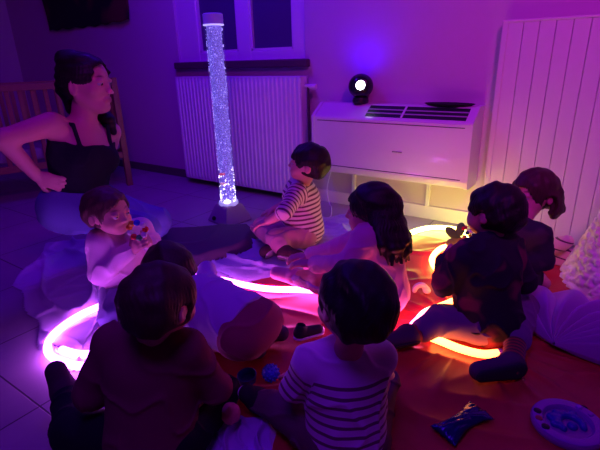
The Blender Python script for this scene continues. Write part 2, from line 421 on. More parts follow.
# ================================================================ PICTURE / CRIB
pa = ay(50, 32, D-.02); pb = ay(131, 22, D-.02)
nu, nv = 60, 40; P = np.zeros((nu, nv, 3))
for i in range(nu):
    for j in range(nv):
        s_, t_ = i/(nu-1), j/(nv-1); x = pa[0]+(pb[0]-pa[0])*s_; zb = pa[2]+.01+.0*s_+(.07*max(0, s_-.6)**1.5*.8)
        P[i, j] = (x+.01*math.sin(t_*9), D-.022-.012*math.sin(s_*9+t_*3)-.01*s_**3, zb+(1.95-zb)*t_+.006*math.sin(s_*40))
wp = patched('dark_tapestry', (.006, .004, .008), (.12, .01, .02), 3.2, .5, .62)
o = link('wall_hanging', grid_mesh(P, nu, nv), wp, None, origin=((pa[0]+pb[0])/2, D-.02, pa[2])); md = o.modifiers.new('s', 'SOLIDIFY'); md.thickness = .004
tag(o, 'dark cloth wall hanging with a dim red figure above the woman', 'wall hanging')

e2 = at(130, 185, 0); dirc = RM @ np.array([(955-300)/F, -(54-225)/F, -1]); dirc = _n([dirc[0], dirc[1], 0]); side = np.array([dirc[1], -dirc[0], 0])*-1
cr = tag(empty('crib', e2-dirc*.6+side*.3), 'dark wooden slatted crib standing behind the woman', 'crib')
Ll, Wd, Hc = 1.45, .6, .82
def cpt(a, b, z): return e2-dirc*a+side*b+np.array([0, 0, z])
def bar(mb, a, b, w, h):
    a, b = np.asarray(a, float), np.asarray(b, float); t = _n(b-a); L_ = np.linalg.norm(b-a); up = np.array([0, 0, 1.0])
    x = np.cross(up, t); x = side if np.linalg.norm(x) < .1 else _n(x); y = np.cross(t, x)
    R_ = Matrix([[x[i], y[i], t[i], 0] for i in range(3)]+[[0, 0, 0, 1]]); mb.box(-np.array([w, h, L_])/2, np.array([w, h, L_])/2, .003, Matrix.Translation(Vector((a+b)/2)) @ R_)
for b_ in (0, Wd):
    mb = MB(); bar(mb, cpt(0, b_, Hc), cpt(Ll, b_, Hc), .03, .045); bar(mb, cpt(0, b_, .26), cpt(Ll, b_, .26), .028, .05); mb.build('side_rail', M_wood, cr)
    mb = MB()
    for i in range(1, 18): bar(mb, cpt(i*Ll/18, b_, .27), cpt(i*Ll/18, b_, Hc-.01), .012, .03)
    mb.build('slats', M_wood, cr)
for a_ in (0, Ll):
    mb = MB(); bar(mb, cpt(a_, 0, Hc), cpt(a_, Wd, Hc), .03, .05); bar(mb, cpt(a_, 0, .26), cpt(a_, Wd, .26), .03, .05)
    for i in range(1, 8): bar(mb, cpt(a_, i*Wd/8, .27), cpt(a_, i*Wd/8, Hc-.01), .012, .03)
    mb.build('end_panel', M_wood, cr)
    for b_ in (0, Wd): mb = MB(); bar(mb, cpt(a_, b_, 0), cpt(a_, b_, Hc+.04), .045, .045); mb.build('leg', M_wood, cr)
mb = MB(); mb.box((-Ll/2+.02, -Wd/2+.02, .0), (Ll/2-.02, Wd/2-.02, .09), .02, None, 3)
ang = math.atan2(-dirc[1], -dirc[0]); bmesh.ops.transform(mb.bm, matrix=Matrix.Translation(Vector(cpt(Ll/2, Wd/2, .3))) @ Matrix.Rotation(ang, 4, 'Z'), verts=mb.bm.verts)
mb.build('mattress', mat('mattress_cloth', (.3, .28, .32), .9), cr, smooth=True)

# ================================================================ BUBBLE TUBE
tb = at(229, 209, .05); tb = dp(229, 207, 2.84)
b0 = np.array([tb[0], tb[1], 0]); zt = 1.20; zb = .12; R_t = .055

bt = tag(empty('bubble_tube', b0), 'tall clear bubble lamp column glowing violet in front of the radiator', 'bubble lamp')
F_ = Field(); 
mb = MB(); mb.lathe([(.135, 0), (.14, .01), (.09, .10), (.08, .113), (.05, .115)], b0, 4, rot=Matrix.Rotation(.6, 4, 'Z')); mb.build('base', mat('padded_base_cover', (.30, .22, .36), .7), bt)
MB().lathe([(.014, 0), (.014, .006)], b0+np.array([-.02, -.115, .045]), 16, rot=Matrix.Rotation(math.radians(70), 4, 'X')).build('switch_button', M_dark, bt)
def glass(name, tint, tr):
    m, nt, b = nodes(name); b.inputs['Base Color'].default_value = (*tint, 1); b.inputs['Roughness'].default_value = .05; b.inputs['IOR'].default_value = 1.3
    b.inputs['Alpha'].default_value = tr; return m
def water_mat():
    m, nt, b = nodes('lit_water'); L = nt.links; N = nt.nodes
    tc = N.new('ShaderNodeTexCoord'); mp = N.new('ShaderNodeMapping'); mp.inputs['Scale'].default_value = (1, 1, .55)
    v = N.new('ShaderNodeTexVoronoi'); v.feature = 'DISTANCE_TO_EDGE'; v.inputs['Scale'].default_value = 150
    r = N.new('ShaderNodeValToRGB'); r.color_ramp.elements[0].position = .03; r.color_ramp.elements[1].position = .16
    r.color_ramp.elements[0].color = (.26, .20, .95, 1); r.color_ramp.elements[1].color = (.022, .004, .20, 1)
    L.new(tc.outputs['Object'], mp.inputs[0]); L.new(mp.outputs[0], v.inputs[0]); L.new(v.outputs['Distance'], r.inputs[0])
    L.new(r.outputs[0], b.inputs['Emission Color']); b.inputs['Emission Strength'].default_value = .85
    b.inputs['Base Color'].default_value = (.2, .15, .5, 1); b.inputs['Roughness'].default_value = .3
    return m
MB().lathe([(R_t-.014, zb), (R_t-.014, zt-.06)], b0, 40).build('water_column', water_mat(), bt, smooth=True)
MB().lathe([(R_t-.006, zt-.055), (R_t, zt-.055), (R_t, zt-.004), (R_t-.006, zt)], b0, 40).build('top_cap', mat('violet_cap', (.35, .25, .6), .3, emis=(.08, .02, .5), es=.35), bt, smooth=True)
mb = MB()
for z in (zt-.058,): mb.lathe([(R_t-.004, z-.004), (R_t+.002, z-.003), (R_t+.002, z+.003), (R_t-.004, z+.004)], b0, 40)
mb.build('cap_rim', mat('lit_rim', (.8, .8, .9), .3, emis=(.5, .45, 1), es=1.0), bt, smooth=True)
mb = MB().lathe([(R_t+.004, zb-.012), (R_t+.006, zb), (R_t+.004, zb+.012), (.02, zb+.014)], b0, 40); mb.build('bottom_collar', mat('white_collar', (.6, .55, .8), .3, emis=(.4, .35, 1), es=.6), bt, smooth=True)
mb = MB()
for k in range(900):
    t = rng.random()**1.15; z = zb+.02+t*(zt-.09-zb); a = rng.uniform(0, 2*math.pi); rr = (R_t-.009)
    s_ = rng.uniform(.0010, .0024); mb.ell(b0+[rr*math.cos(a), rr*math.sin(a), z], (s_, s_, s_*rng.uniform(.8, 2.2)), sub=1)
o = mb.build('bubbles', mat('lit_bubbles', (.9, .9, 1), .2, emis=(.36, .32, 1), es=1.3), bt); tag(o, kind='stuff')
mb = MB()
for k in range(130):
    t = rng.random()**1.6; z = zb+.015+t*.2; a = rng.uniform(0, 2*math.pi); rr = (R_t-.009); s_ = rng.uniform(.0015, .0042); mb.ell(b0+[rr*math.cos(a), rr*math.sin(a), z], (s_, s_, s_*1.2), sub=1)
mb.ell(b0+[-CF[0]*.05, -CF[1]*.05, zb+.02], (.022, .022, .012), sub=2)
o = mb.build('bright_bubbles', mat('white_hot_bubbles', (1, 1, 1), .2, emis=(.8, .7, 1), es=3.2), bt); tag(o, kind='stuff')
for (u, v, cc, cn) in ((222, 171, (.9, .15, .25), 'red'), (224, 181, (.9, .5, .7), 'pale pink')):
    p = dp(u, v, 2.80); p = b0-CF*.0475+CR*float(np.clip(CR.dot(p-b0), -.02, .02))+np.array([0, 0, 1.0])*p[2]; mb = MB().ell(p, (.015, .0055, .009), rot=Matrix.Rotation(math.atan2(CR[1], CR[0]), 4, 'Z'), sub=2)
    mb.ell(p+CR*.016+CF*.002, (.005, .002, .009), rot=Matrix.Rotation(math.atan2(CR[1], CR[0]), 4, 'Z'), sub=2)
    tag(mb.build('toy_fish', mat('fish_'+cn.replace(' ', '_'), cc, .3, emis=cc, es=.3), origin=p, smooth=True), cn+' plastic fish floating in the bubble column', 'toy fish', 'plastic fish in the bubble column')
# clear tube shell
m, nt, b = nodes('clear_acrylic'); b.inputs['Base Color'].default_value = (.5, .5, .9, 1); b.inputs['Alpha'].default_value = .05; b.inputs['Roughness'].default_value = .08
n_ = 48; zz = [zb, zt-.055]; bm = bmesh.new(); rg = [[bm.verts.new((b0[0]+R_t*math.cos(6.28318*k/n_), b0[1]+R_t*math.sin(6.28318*k/n_), z)) for k in range(n_)] for z in zz]
for k in range(n_): bm.faces.new((rg[0][k], rg[0][(k+1) % n_], rg[1][(k+1) % n_], rg[1][k]))
me = bpy.data.meshes.new('t'); bm.to_mesh(me); bm.free(); link('clear_tube', me, m, bt, origin=b0)

# ================================================================ FLOOR CLOTHS
def inside(poly, p):
    x, y = p[:, 0], p[:, 1]; r = np.zeros(len(p), bool); n = len(poly)
    for i in range(n):
        x1, y1 = poly[i]; x2, y2 = poly[(i+1) % n]; c_ = ((y1 > y) != (y2 > y)) & (x < (x2-x1)*(y-y1)/(y2-y1+1e-12)+x1); r ^= c_
    return r
def edge_dist(poly, p):
    d = np.full(len(p), 9.0); n = len(poly)
    for i in range(n):
        a = np.array(poly[i]); b = np.array(poly[(i+1) % n]); ab = b-a; t = np.clip(((p-a) @ ab)/(ab @ ab), 0, 1); d = np.minimum(d, np.linalg.norm(p-a-t[:, None]*ab, axis=1))
    return d
def cloth(name, poly, m, hfun, step=.008, base=.004):
    poly = [tuple(q[:2]) for q in poly]; A = np.array(poly); lo = A.min(0); hi = A.max(0)
    nx_, ny_ = (np.ceil((hi-lo)/step).astype(int)+1); X, Y = np.meshgrid(lo[0]+np.arange(nx_)*step, lo[1]+np.arange(ny_)*step, indexing='ij')
    p = np.stack([X.ravel(), Y.ravel()], 1); wob = p+.012*np.stack([np.sin(p[:, 1]*23), np.sin(p[:, 0]*19)], 1)
    ok = inside(poly, wob); ed = edge_dist(poly, wob); h = hfun(p)*np.clip(ed/.04, 0, 1)+base*np.clip(ed/.012, 0, 1)+.0015
    V = np.column_stack([p, h]); idm = ok.reshape(nx_, ny_)
    q = []
    I, J = np.nonzero(idm[:-1, :-1] & idm[1:, :-1] & idm[:-1, 1:] & idm[1:, 1:]); k = lambda i, j: i*ny_+j
    Q = np.stack([k(I, J), k(I+1, J), k(I+1, J+1), k(I, J+1)], 1); used = np.unique(Q); rm = np.full(len(V), -1); rm[used] = np.arange(len(used))
    me = bpy.data.meshes.new(name); me.from_pydata(V[used].tolist(), [], rm[Q].tolist()); me.update()
    o = link(name, me, m, None, origin=(*A.mean(0), 0)); return o
def ridged(p, seed, f, amp, stretch=(1, 1), rot=0):
    c_, s_ = math.cos(rot), math.sin(rot); q = np.stack([(p[:, 0]*c_+p[:, 1]*s_)*stretch[0], (-p[:, 0]*s_+p[:, 1]*c_)*stretch[1], np.zeros(len(p))], 1)
    a = vnoise(q, seed, f, 2); return amp*np.clip(1-np.abs(a)*4, 0, 1)**2
M_mat = mat('red_vinyl_mat', (.50, .02, .035), .38, (35, .15), var=.08, coat=.0)
MAT = [at(233, 286), at(330, 262), (-1.02, 2.3), (.75, 2.40), (.9, .2), (-.75, .1), (-1.0, .55)]
cc_ = at(470, 335)[:2]
def mat_h(p):
    d = p-cc_; r_ = np.linalg.norm(d, axis=1); th = np.arctan2(d[:, 1], d[:, 0])
    rad_ = np.clip(np.sin(th*23+.5*np.sin(r_*5+th*3)), 0, 1)**3*.010*np.exp(-((r_-.27)/.09)**2)*(.4+.6*np.sin(th*3.3+1)**2)
    return rad_+ridged(p, 3, .9, .006, (1, 2.2), .5)+ridged(p, 5, 1.6, .012, (1, 1), .2)*np.exp(-((p[:, 0]+.75)**2+(p[:, 1]-2.0)**2)/.10)
tag(cloth('play_mat', MAT, M_mat, mat_h), 'large red vinyl play mat with wrinkles under the children', 'play mat')
M_lil = mat('lilac_blanket', (.55, .50, .62), .9, (40, .3), sheen=.4)
BL = [at(12, 285), at(48, 243), at(110, 236), at(190, 250), at(240, 286), at(200, 330), at(120, 372), at(70, 374), at(42, 352), at(34, 322)]
tag(cloth('blanket', BL, M_lil, lambda p: ridged(p, 11, 1.4, .030, (1, 2.6), -.5)+ridged(p, 12, 3.5, .010, (1, 1.5), .4)), 'rumpled pale blanket on the tiles under the light cord loop', 'blanket', 'cloths on the floor')
G2 = [at(192, 262), at(205, 248), at(262, 238), at(300, 222), at(345, 216), at(372, 222), at(372, 250), at(345, 262), at(300, 275), at(240, 284)]
tag(cloth('blanket', G2, mat('blue_grey_throw', (.42, .42, .60), .95, (60, .5), sheen=.5), lambda p: .006+ridged(p, 21, 2.0, .028, (1, 1.6), .3)+ridged(p, 22, 5, .010)), 'rumpled blue-grey throw between the striped boy and the girl', 'blanket', 'cloths on the floor')
G3 = [at(158, 240), at(168, 234), at(248, 230), at(260, 236), at(255, 250), at(205, 268), at(175, 268)]
tag(cloth('floor_cushion', G3, mat('dark_brown_cover', (.10, .055, .09), .85, (50, .3)), lambda p: .05+ridged(p, 31, 1.2, .01), step=.01), 'low dark floor cushion in front of the bubble lamp base', 'cushion')
G4 = [at(178, 452), at(198, 432), at(228, 420), at(262, 416), at(278, 428), at(276, 470), at(180, 480)]
tag(cloth('blanket', G4, mat('violet_muslin', (.50, .40, .66), .9, (60, .3)), lambda p: .010+ridged(p, 41, 3.0, .034, (2, 1), .2)+ridged(p, 43, 6.0, .016, (1.5, 1), .9), step=.003), 'small lilac cloth crumpled behind the orange ball', 'blanket', 'cloths on the floor')

# ================================================================ LIGHT CORDS
def lerp_col(y, stops):
    for (a, ca), (b, cb) in zip(stops, stops[1:]):
        if y <= b: t = (y-a)/(b-a); return [ca[i]+(cb[i]-ca[i])*max(0, t) for i in range(3)]
    return stops[-1][1]
def cord(pix, stops, label, es):
    pts = [at(u, v, .026) for u, v in pix]; P_ = smooth_path(pts, 7)
    ln = [0]
    for a, b in zip(P_, P_[1:]): ln.append(ln[-1]+np.linalg.norm(b-a))
    root = tag(empty('light_cord', P_[0]*[1, 1, 0]), label, 'light cord', 'glowing light cords on the floor')
    mb = MB().tube(P_, .0135, 8); o = mb.build("glowing_tube", M_white, root, smooth=True)
    me = o.data; V = np.array([v.co[:] for v in me.vertices])+np.array(root.location); PP = np.array(P_)
    near = np.argmin(((V[:, None]-PP[None])**2).sum(2), 1); fr = np.array(ln)[near]/ln[-1]
    cattr(me, 'led', [[*lerp_col(f_, stops), 1] for f_ in fr])
    m, nt, b = nodes('led_cord'); a = nt.nodes.new('ShaderNodeAttribute'); a.attribute_name = 'led'
    nt.links.new(a.outputs['Color'], b.inputs['Emission Color']); b.inputs['Emission Strength'].default_value = es; b.inputs['Base Color'].default_value = (.8, .8, .8, 1)
    me.materials.clear(); me.materials.append(m)
    for p in (P_[0], P_[-1]): MB().ell(p, .0155, sub=2).build('end_cap', M_white, root, smooth=True)
    return root
V_, MG, PK, YE, OR, RO = (.62, .10, 1.0), (1.0, .12, .85), (1, .12, .55), (1, .85, .12), (1, .30, .05), (1, .13, .03)
cord([(60, 349), (78, 354), (98, 352), (118, 340), (131, 325)], [(0, V_), (1, V_)], 'short inner strand of violet light cord beside the striped ball', 18)
cord([(150, 366), (124, 368), (100, 365), (80, 366), (62, 362), (49, 354), (49, 341), (62, 327), (82, 314), (105, 304), (127, 295), (152, 284), (185, 277), (217, 279), (245, 285), (270, 289), (320, 291), (345, 300), (362, 318), (382, 334), (402, 334), (416, 322), (426, 312), (449, 303), (466, 294), (466, 286), (449, 279), (437, 270), (432, 259), (440, 249), (455, 244), (468, 238), (462, 231), (447, 228), (428, 228), (411, 233), (402, 241)],
     [(0, V_), (.30, V_), (.38, MG), (.46, MG), (.56, PK), (.62, RO), (.70, OR), (.82, OR), (.86, YE), (1, (.85, 1.0, .18))], 'long glowing cord running from a violet loop to a yellow loop', 19)
cord([(430, 337), (443, 342), (461, 349), (482, 354), (500, 353)], [(0, OR), (1, RO)], 'short orange strand of light cord under the boy in the dark jacket', 12)

# ================================================================ LIGHTS
def fill_area(loc, tgt, size, col, e):
    l = bpy.data.lights.new('lamp', 'AREA'); l.size = size; l.color = col; l.energy = e; l.shape = 'DISK'  # soft fill added out of view, not a fixture of the room
    o = bpy.data.objects.new('lamp', l); COL.objects.link(o); o.location = loc
    o.rotation_euler = (Vector(tgt)-Vector(loc)).to_track_quat('-Z', 'Y').to_euler(); return o
def fill_spot(loc, tgt, col, e, ang):
    l = bpy.data.lights.new('lamp', 'SPOT'); l.energy = e; l.color = col; l.spot_size = math.radians(ang*1.6); l.spot_blend = 1; l.shadow_soft_size = .15  # wall-tinting fill added out of view, no real fixture
    o = bpy.data.objects.new('lamp', l); COL.objects.link(o); o.location = loc; o.rotation_euler = (Vector(tgt)-Vector(loc)).to_track_quat('-Z', 'Y').to_euler()
fill_area((-.3, .0, 2.3), (-1.0, 1.2, 0), .8, (.22, .010, 1), 15)  # added overhead violet fill for the general ambience, source unseen
fill_spot((.6, .5, 2.4), (-.15, 2.65, .95), (.95, .035, .85), 110, 46)  # unseen magenta wash, added to brighten the right wall and boards
fill_spot((-.4, .2, 2.4), (-3.0, 1.6, .9), (.85, .0, .8), 30, 40)  # unseen magenta fill, put in to tint the left wall and woman
fill_area((-2.2, 1.7, 2.3), (-2.3, 2.6, .6), .5, (.09, .0, 1), 22)  # blue fill added to lift the radiator and window, no source there
sp = bpy.data.lights.new('projector_beam', 'SPOT'); sp.energy = 2.2; sp.color = (.02, .0, 1); sp.spot_size = math.radians(150); sp.spot_blend = 1; sp.shadow_soft_size = .02
so = bpy.data.objects.new('projector_beam', sp); COL.objects.link(so); so.location = pc+np.array([0, -.09, .22]); so.rotation_euler = (Vector((pc[0], D, 1.05))-Vector(so.location)).to_track_quat('-Z', 'Y').to_euler()
W = bpy.data.worlds.new('world'); S.world = W; W.use_nodes = True; W.node_tree.nodes['Background'].inputs[0].default_value = (.22, .005, .5, 1); W.node_tree.nodes['Background'].inputs[1].default_value = .04
# ================================================================ PEOPLE
M_skin = skin('skin', (.60, .30, .26), (.55, .18, .17)); M_eye = mat('eye_white', (.45, .42, .42), .35); M_iris = mat('iris', (.02, .012, .01), .15)
def hair_mat(name, col):
    return mat(name, col, .55, (160, .35, .001), var=.4, stretch=(1, 1, .12), spec=.35)
M_hair = hair_mat('dark_hair', (.012, .007, .008)); M_hair2 = hair_mat('brown_hair', (.05, .022, .018)); M_hair3 = hair_mat('baby_hair', (.10, .045, .035))
def az(a): a = math.radians(a); return math.cos(a)*CR+math.sin(a)*CF
UP = np.array([0, 0, 1.0])
def frame(fwd, up):
    u = _n(up); f = _n(fwd-u*np.dot(fwd, u)); r = np.cross(f, u); return r, f, u
class Child:
    def __init__(s, xy, a, scale=1.0):
        s.o = np.array([xy[0], xy[1], 0.0]); s.a = a; s.s = scale; s.F = az(a); s.R = az(a-90); s.J = {}
        s.fol = []
    def L(s, r, f, u): return s.o+(s.R*r+s.F*f+UP*u)*s.s
    def P(s, r, f, u): return s.o+CR*r+CF*f+UP*u           # offsets along the picture's right / away / up, metres
    def pose(s, lean=(0, .03), **kw):
        J = s.J
        base = dict(pel=(0, 0, .075), che=(lean[0]*.7, lean[1]*.7, .235), nek=(lean[0], lean[1], .305))
        for k, v in base.items(): J.setdefault(k, s.L(*v))
        for k, v in kw.items(): J[k] = v if isinstance(v, np.ndarray) else s.L(*v)
        ax = _n(J['nek']-J['pel']); R = _n(s.R-ax*s.R.dot(ax)); s.tR = R; s.tU = ax; s.tF = np.cross(ax, R)
        sh = J['nek']-ax*.022*s.s
        J.setdefault('shr', sh+R*.082*s.s); J.setdefault('shl', sh-R*.082*s.s)
        J.setdefault('hir', J['pel']+R*.045*s.s); J.setdefault('hil', J['pel']-R*.045*s.s)
        for k in ('l', 'r'):
            if 'to'+k not in J: J['to'+k] = J['an'+k]+_n(J['an'+k]-J['kn'+k])*.06*s.s
        return s
    def check(s, name):
        J = s.J; d = lambda a, b: round(float(np.linalg.norm(J[a]-J[b])), 3)
        print(name, 'ua', d('shl', 'ell'), d('shr', 'elr'), 'fa', d('ell', 'wrl'), d('elr', 'wrr'), 'th', d('hil', 'knl'), d('hir', 'knr'), 'shin', d('knl', 'anl'), d('knr', 'anr'), 'tor', d('pel', 'nek'), 'minz', {k: round(float(v[2]), 2) for k, v in J.items()})
def torso(f, c, g=0, k=.03, adult=False):
    J, s, A = c.J, c.s, [c.tR, c.tF, c.tU]; w = 1.0
    f.ell(J['pel']+c.tU*.01*s, np.array([.088, .072, .072])*s+g, A, k)
    f.cap(J['pel']+c.tU*.02*s, J['che'], .072*s+g, .068*s+g, k)
    f.ell(J['pel']*.5+J['che']*.5+c.tF*.012*s, np.array([.082, .074, .08])*s+g, A, k)
    f.ell(J['che'], np.array([.088, .064, .085])*s+g, A, k)
    f.cap(J['shl'], J['shr'], .031*s+g, .031*s+g, k)
def arm(f, c, q, g=0, upto=2.0, k=.015):
    J, s = c.J, c.s
    a, b, w = J['sh'+q], J['el'+q], J['wr'+q]
    if upto >= 1: f.cap(a, b, .031*s+g, .024*s+g, k)
    else: f.cap(a, a+(b-a)*upto, .031*s+g, .028*s+g, k)
    if upto > 1: e = b+(w-b)*min(1, upto-1); f.cap(b, e, .024*s+g, (.024-.007*min(1, upto-1))*s+g, k)
def leg(f, c, q, g=0, upto=2.0, k=.02):
    J, s = c.J, c.s; a, b, w = J['hi'+q], J['kn'+q], J['an'+q]
    f.cap(a, a+(b-a)*min(1, upto), .056*s+g, (.056-.016*min(1, upto))*s+g, k)
    if upto > 1: e = b+(w-b)*min(1, upto-1); f.cap(b, e, .039*s+g, (.039-.013*min(1, upto-1))*s+g, k)
def foot(f, c, q, g=0):
    J, s = c.J, c.s; f.cap(J['an'+q], J['an'+q]*.3+J['to'+q]*.7, .024*s+g, .021*s+g, .012); f.cap(J['an'+q]*.4+J['to'+q]*.6, J['to'+q], .021*s+g, .017*s+g, .01)
def hand(f, wr, d, pn, thumb, s=1.0, curl=.5, spread=.12, adult=False):
    """palm and five bent fingers; d: hand direction, pn: palm normal, thumb: side the thumb is on"""
    u = s*(1.75 if adult else 1.0); d = _n(d); pn = _n(pn-d*np.dot(pn, d)); t = _n(np.cross(d, pn)); t = t if np.dot(t, thumb) > 0 else -t
    pc_ = wr+d*.024*u
    f.ell(pc_, (.0215*u, .010*u, .024*u), [t, pn, d], .006*u)
    ls = [.90, 1.0, .94, .76]
    for i in range(4):
        o = (1.5-i)*.0105*u; b = wr+d*.042*u+t*o; dd = _n(d+t*spread*(1.5-i)*.5); L_ = .036*u*ls[i]; p = b-dd*.008*u; r_ = .0062*u*(.9 if i == 3 else 1)
        ang = curl*.5
        for seg, fr in enumerate((.45, .32, .27)):
            q = p+(dd*math.cos(ang)+pn*math.sin(ang))*(L_*fr+(.008*u if seg == 0 else 0)); f.cap(p, q, r_, r_*.9, .0025*u); p = q; r_ *= .9; ang += curl*.8
    b = wr+d*.012*u+t*.014*u; q = b+(_n(t*.9+d*.7+pn*.35))*.022*u; f.cap(b, q, .0085*u, .007*u, .004*u); f.cap(q, q+_n(d+t*.25+pn*.5*curl)*.018*u, .0068*u, .0058*u, .003*u)
def head(f, hc, R, Fd, U, h=1.0, adult=False):
    P = lambda r, fw, u: hc+(R*r+Fd*fw+U*u)*h
    A = [R, Fd, U]; v = lambda *r: np.array(r)*h
    if not adult:
        f.ell(P(0, -.006, .012), v(.072, .086, .076), A, .02*h); f.ell(P(0, .030, -.030), v(.058, .052, .058), A, .025*h)
        for q in (-1, 1): f.ell(P(q*.030, .052, -.038), v(.026, .026, .026), A, .015*h)
        f.ell(P(0, .058, -.068), v(.024, .02, .018), A, .02*h)
        f.cap(P(0, .080, -.006), P(0, .086, -.026), .008*h, .0095*h, .008*h); f.ell(P(0, .090, -.027), v(.0105, .009, .008), A, .006*h)
        for q in (-1, 1): f.ell(P(q*.009, .085, -.030), v(.006, .006, .005), A, .004*h)
        for q in (-1, 1): f.ell(P(q*.028, .084, -.006), v(.014, .010, .010), A, .010*h, '-')
        f.cap(P(-.012, .079, -.047), P(.012, .079, -.047), .0052*h, None, .006*h); f.cap(P(-.009, .077, -.054), P(.009, .077, -.054), .0058*h, None, .006*h)
        for q in (-1, 1):
            f.ell(P(q*.073, -.006, -.018), v(.007, .015, .020), A, .006*h); f.ell(P(q*.080, .000, -.016), v(.004, .008, .012), A, .004*h, '-')
        for q in (-1, 1): f.ell(P(q*.028, .0712, .0015), v(.0142, .0135, .0105), A, .003*h)
        return dict(lip=P(0, .082, -.051), brow=[P(q*.028, .084, .014) for q in (-1, 1)], eyes=[P(q*.028, .0715, -.006) for q in (-1, 1)], er=.0112*h, lw=.017*h)
    f.ell(P(0, -.010, .022), v(.074, .096, .082), A, .02*h); f.ell(P(0, .030, -.028), v(.060, .054, .072), A, .03*h)
    f.ell(P(0, .052, -.088), v(.024, .024, .020), A, .03*h)
    for q in (-1, 1):
        f.cap(P(q*.056, -.005, -.05), P(q*.018, .06, -.092), .012*h, .013*h, .025*h); f.ell(P(q*.040, .052, -.026), v(.020, .018, .018), A, .02*h)
        f.ell(P(q*.031, .088, .004), v(.016, .012, .012), A, .012*h, '-')
        f.ell(P(q*.075, -.010, -.015), v(.008, .017, .030), A, .006*h); f.ell(P(q*.083, -.004, -.012), v(.005, .009, .018), A, .004*h, '-')
        f.ell(P(q*.012, .098, -.034), v(.007, .008, .006), A, .005*h)
    f.cap(P(0, .083, .008), P(0, .094, -.026), .007*h, .0095*h, .008*h); f.ell(P(0, .098, -.029), v(.010, .009, .008), A, .006*h)
    f.cap(P(-.017, .083, -.056), P(.017, .083, -.056), .0055*h, None, .008*h); f.cap(P(-.013, .083, -.065), P(.013, .083, -.065), .0068*h, None, .008*h)
    for q in (-1, 1): f.ell(P(q*.031, .0745, .0100), v(.0155, .0145, .0108), A, .003*h)
    return dict(lip=P(0, .090, -.061), brow=[P(q*.031, .086, .024) for q in (-1, 1)], eyes=[P(q*.031, .0745, .004) for q in (-1, 1)], er=.0130*h, lw=.023*h)
def finish_body(name, f, origin, R, Fd, U, info, h, res=.004, gaze=None):
    me, V = f.mesh(name, res)
    d = V-info['lip']; lx, lz = d @ R, d @ U; lip = np.clip(1.35-np.sqrt((lx/info['lw'])**2+(lz/(.0085*h))**2), 0, 1)*((d @ Fd) > -.015*h)
    fattr(me, 'lip', np.clip(lip*1.5, 0, 1)*.8)
    b = np.zeros(len(V))
    for q in info['brow']: e = V-q; b = np.maximum(b, np.clip(1.4-np.sqrt(((e @ R)/(.016*h))**2+((e @ U-.004*h+((e @ R)/(.016*h))**2*.003*h)/(.0035*h))**2), 0, 1)*((e @ Fd) > -.02*h))
    fattr(me, 'brow', b*.75)
    bm = bmesh.new(); bm.from_mesh(me)
    g = Fd if gaze is None else _n(gaze)
    for q in info['eyes']:
        for rad, off, mi, n in ((info['er'], 0, 1, 3), (info['er']*.55, .0070*h*info['er']/(.0125*h), 2, 2)):
            vs = bmesh.ops.create_icosphere(bm, subdivisions=n, radius=rad, matrix=Matrix.Translation(Vector(q+g*off)))['verts']
            for fc in {x for vv in vs for x in vv.link_faces}: fc.material_index = mi
    bm.to_mesh(me); bm.free()
    return link(name, me, [M_skin, M_eye, M_iris], None, origin=origin)
def strands(hc, R, Fd, U, amp=.0013, n=46, lump=.005, sd=0):
    def fn(p):
        d = p-hc; x, y, z = d @ R, d @ Fd, d @ U; ph = np.arctan2(x, -y-.02); w = vnoise(d, 5+sd, 9, 1)
        return amp*np.clip(1.15-np.abs(z)/(.085), .08, 1)*np.sin(ph*n+w*5+z*30)+lump*vnoise(d, 9+sd, 14, 2)
    return fn
def short_hair(hc, R, Fd, U, h, m, parent, t=.010, nape=-.055, fringe=.028, sd=0, res=.0035, name='hair', extra=None, adult=False, side=-.012):
    P = lambda r, fw, u: hc+(R*r+Fd*fw+U*u)*h
    A = [R, Fd, U]; f = Field()
    top = .022 if adult else .012
    f.ell(P(0, -.008, top), np.array([.073+t/h*.8, .088+t/h+(.010 if adult else 0), .077+t/h+(.006 if adult else 0)])*h, A, .01)
    f.ell(P(0, -.045, -.012), np.array([.060, .045, .055])*h+t*.6, A, .02)
    if extra: extra(f, P)
    # face opening, ears free, straight nape
    f.ell(P(0, .085, fringe-.078), np.array([.066, .075, .082])*h, A, .012, '-')
    for q in (-1, 1): f.ell(P(q*.085, .010, -.030), np.array([.026, .030, .034])*h, A, .008, '-')
    if nape is not None: f.cut(P(0, 0, nape), -U+.25*Fd)
    me, V = f.mesh(name, res, strands(hc, R, Fd, U, sd=sd)); return link(name, me, m, parent, origin=parent_loc(parent))
def folds(sd, amp=.004, fr=5.0, ax=None):
    def fn(p):
        q = p.copy()
        if ax is not None: q = q-np.outer(q @ ax, ax)*.6
        a = vnoise(q, sd, fr, 2); return -amp*np.clip(1-np.abs(a)*3, 0, 1)**2*1.3+amp*.5*vnoise(q, sd+1, fr*.6, 1)
    return fn
def garment(name, m, parent, f, disp, bones=None, res=.004):
    me, V = f.mesh(name, res, disp)
    if bones:
        best = np.full(len(V), 9.0); st = np.zeros(len(V))
        for a, b, off, r_ in bones:
            ab = b-a; L_ = np.linalg.norm(ab); t = ((V-a) @ ab)/(L_*L_); tc = np.clip(t, 0, 1); d = np.linalg.norm(V-a-tc[:, None]*ab, axis=1)-r_
            m_ = d < best; best[m_] = d[m_]; st[m_] = off+t[m_]*L_
        fattr(me, 'st', st)
    return link(name, me, m, parent, origin=parent_loc(parent))
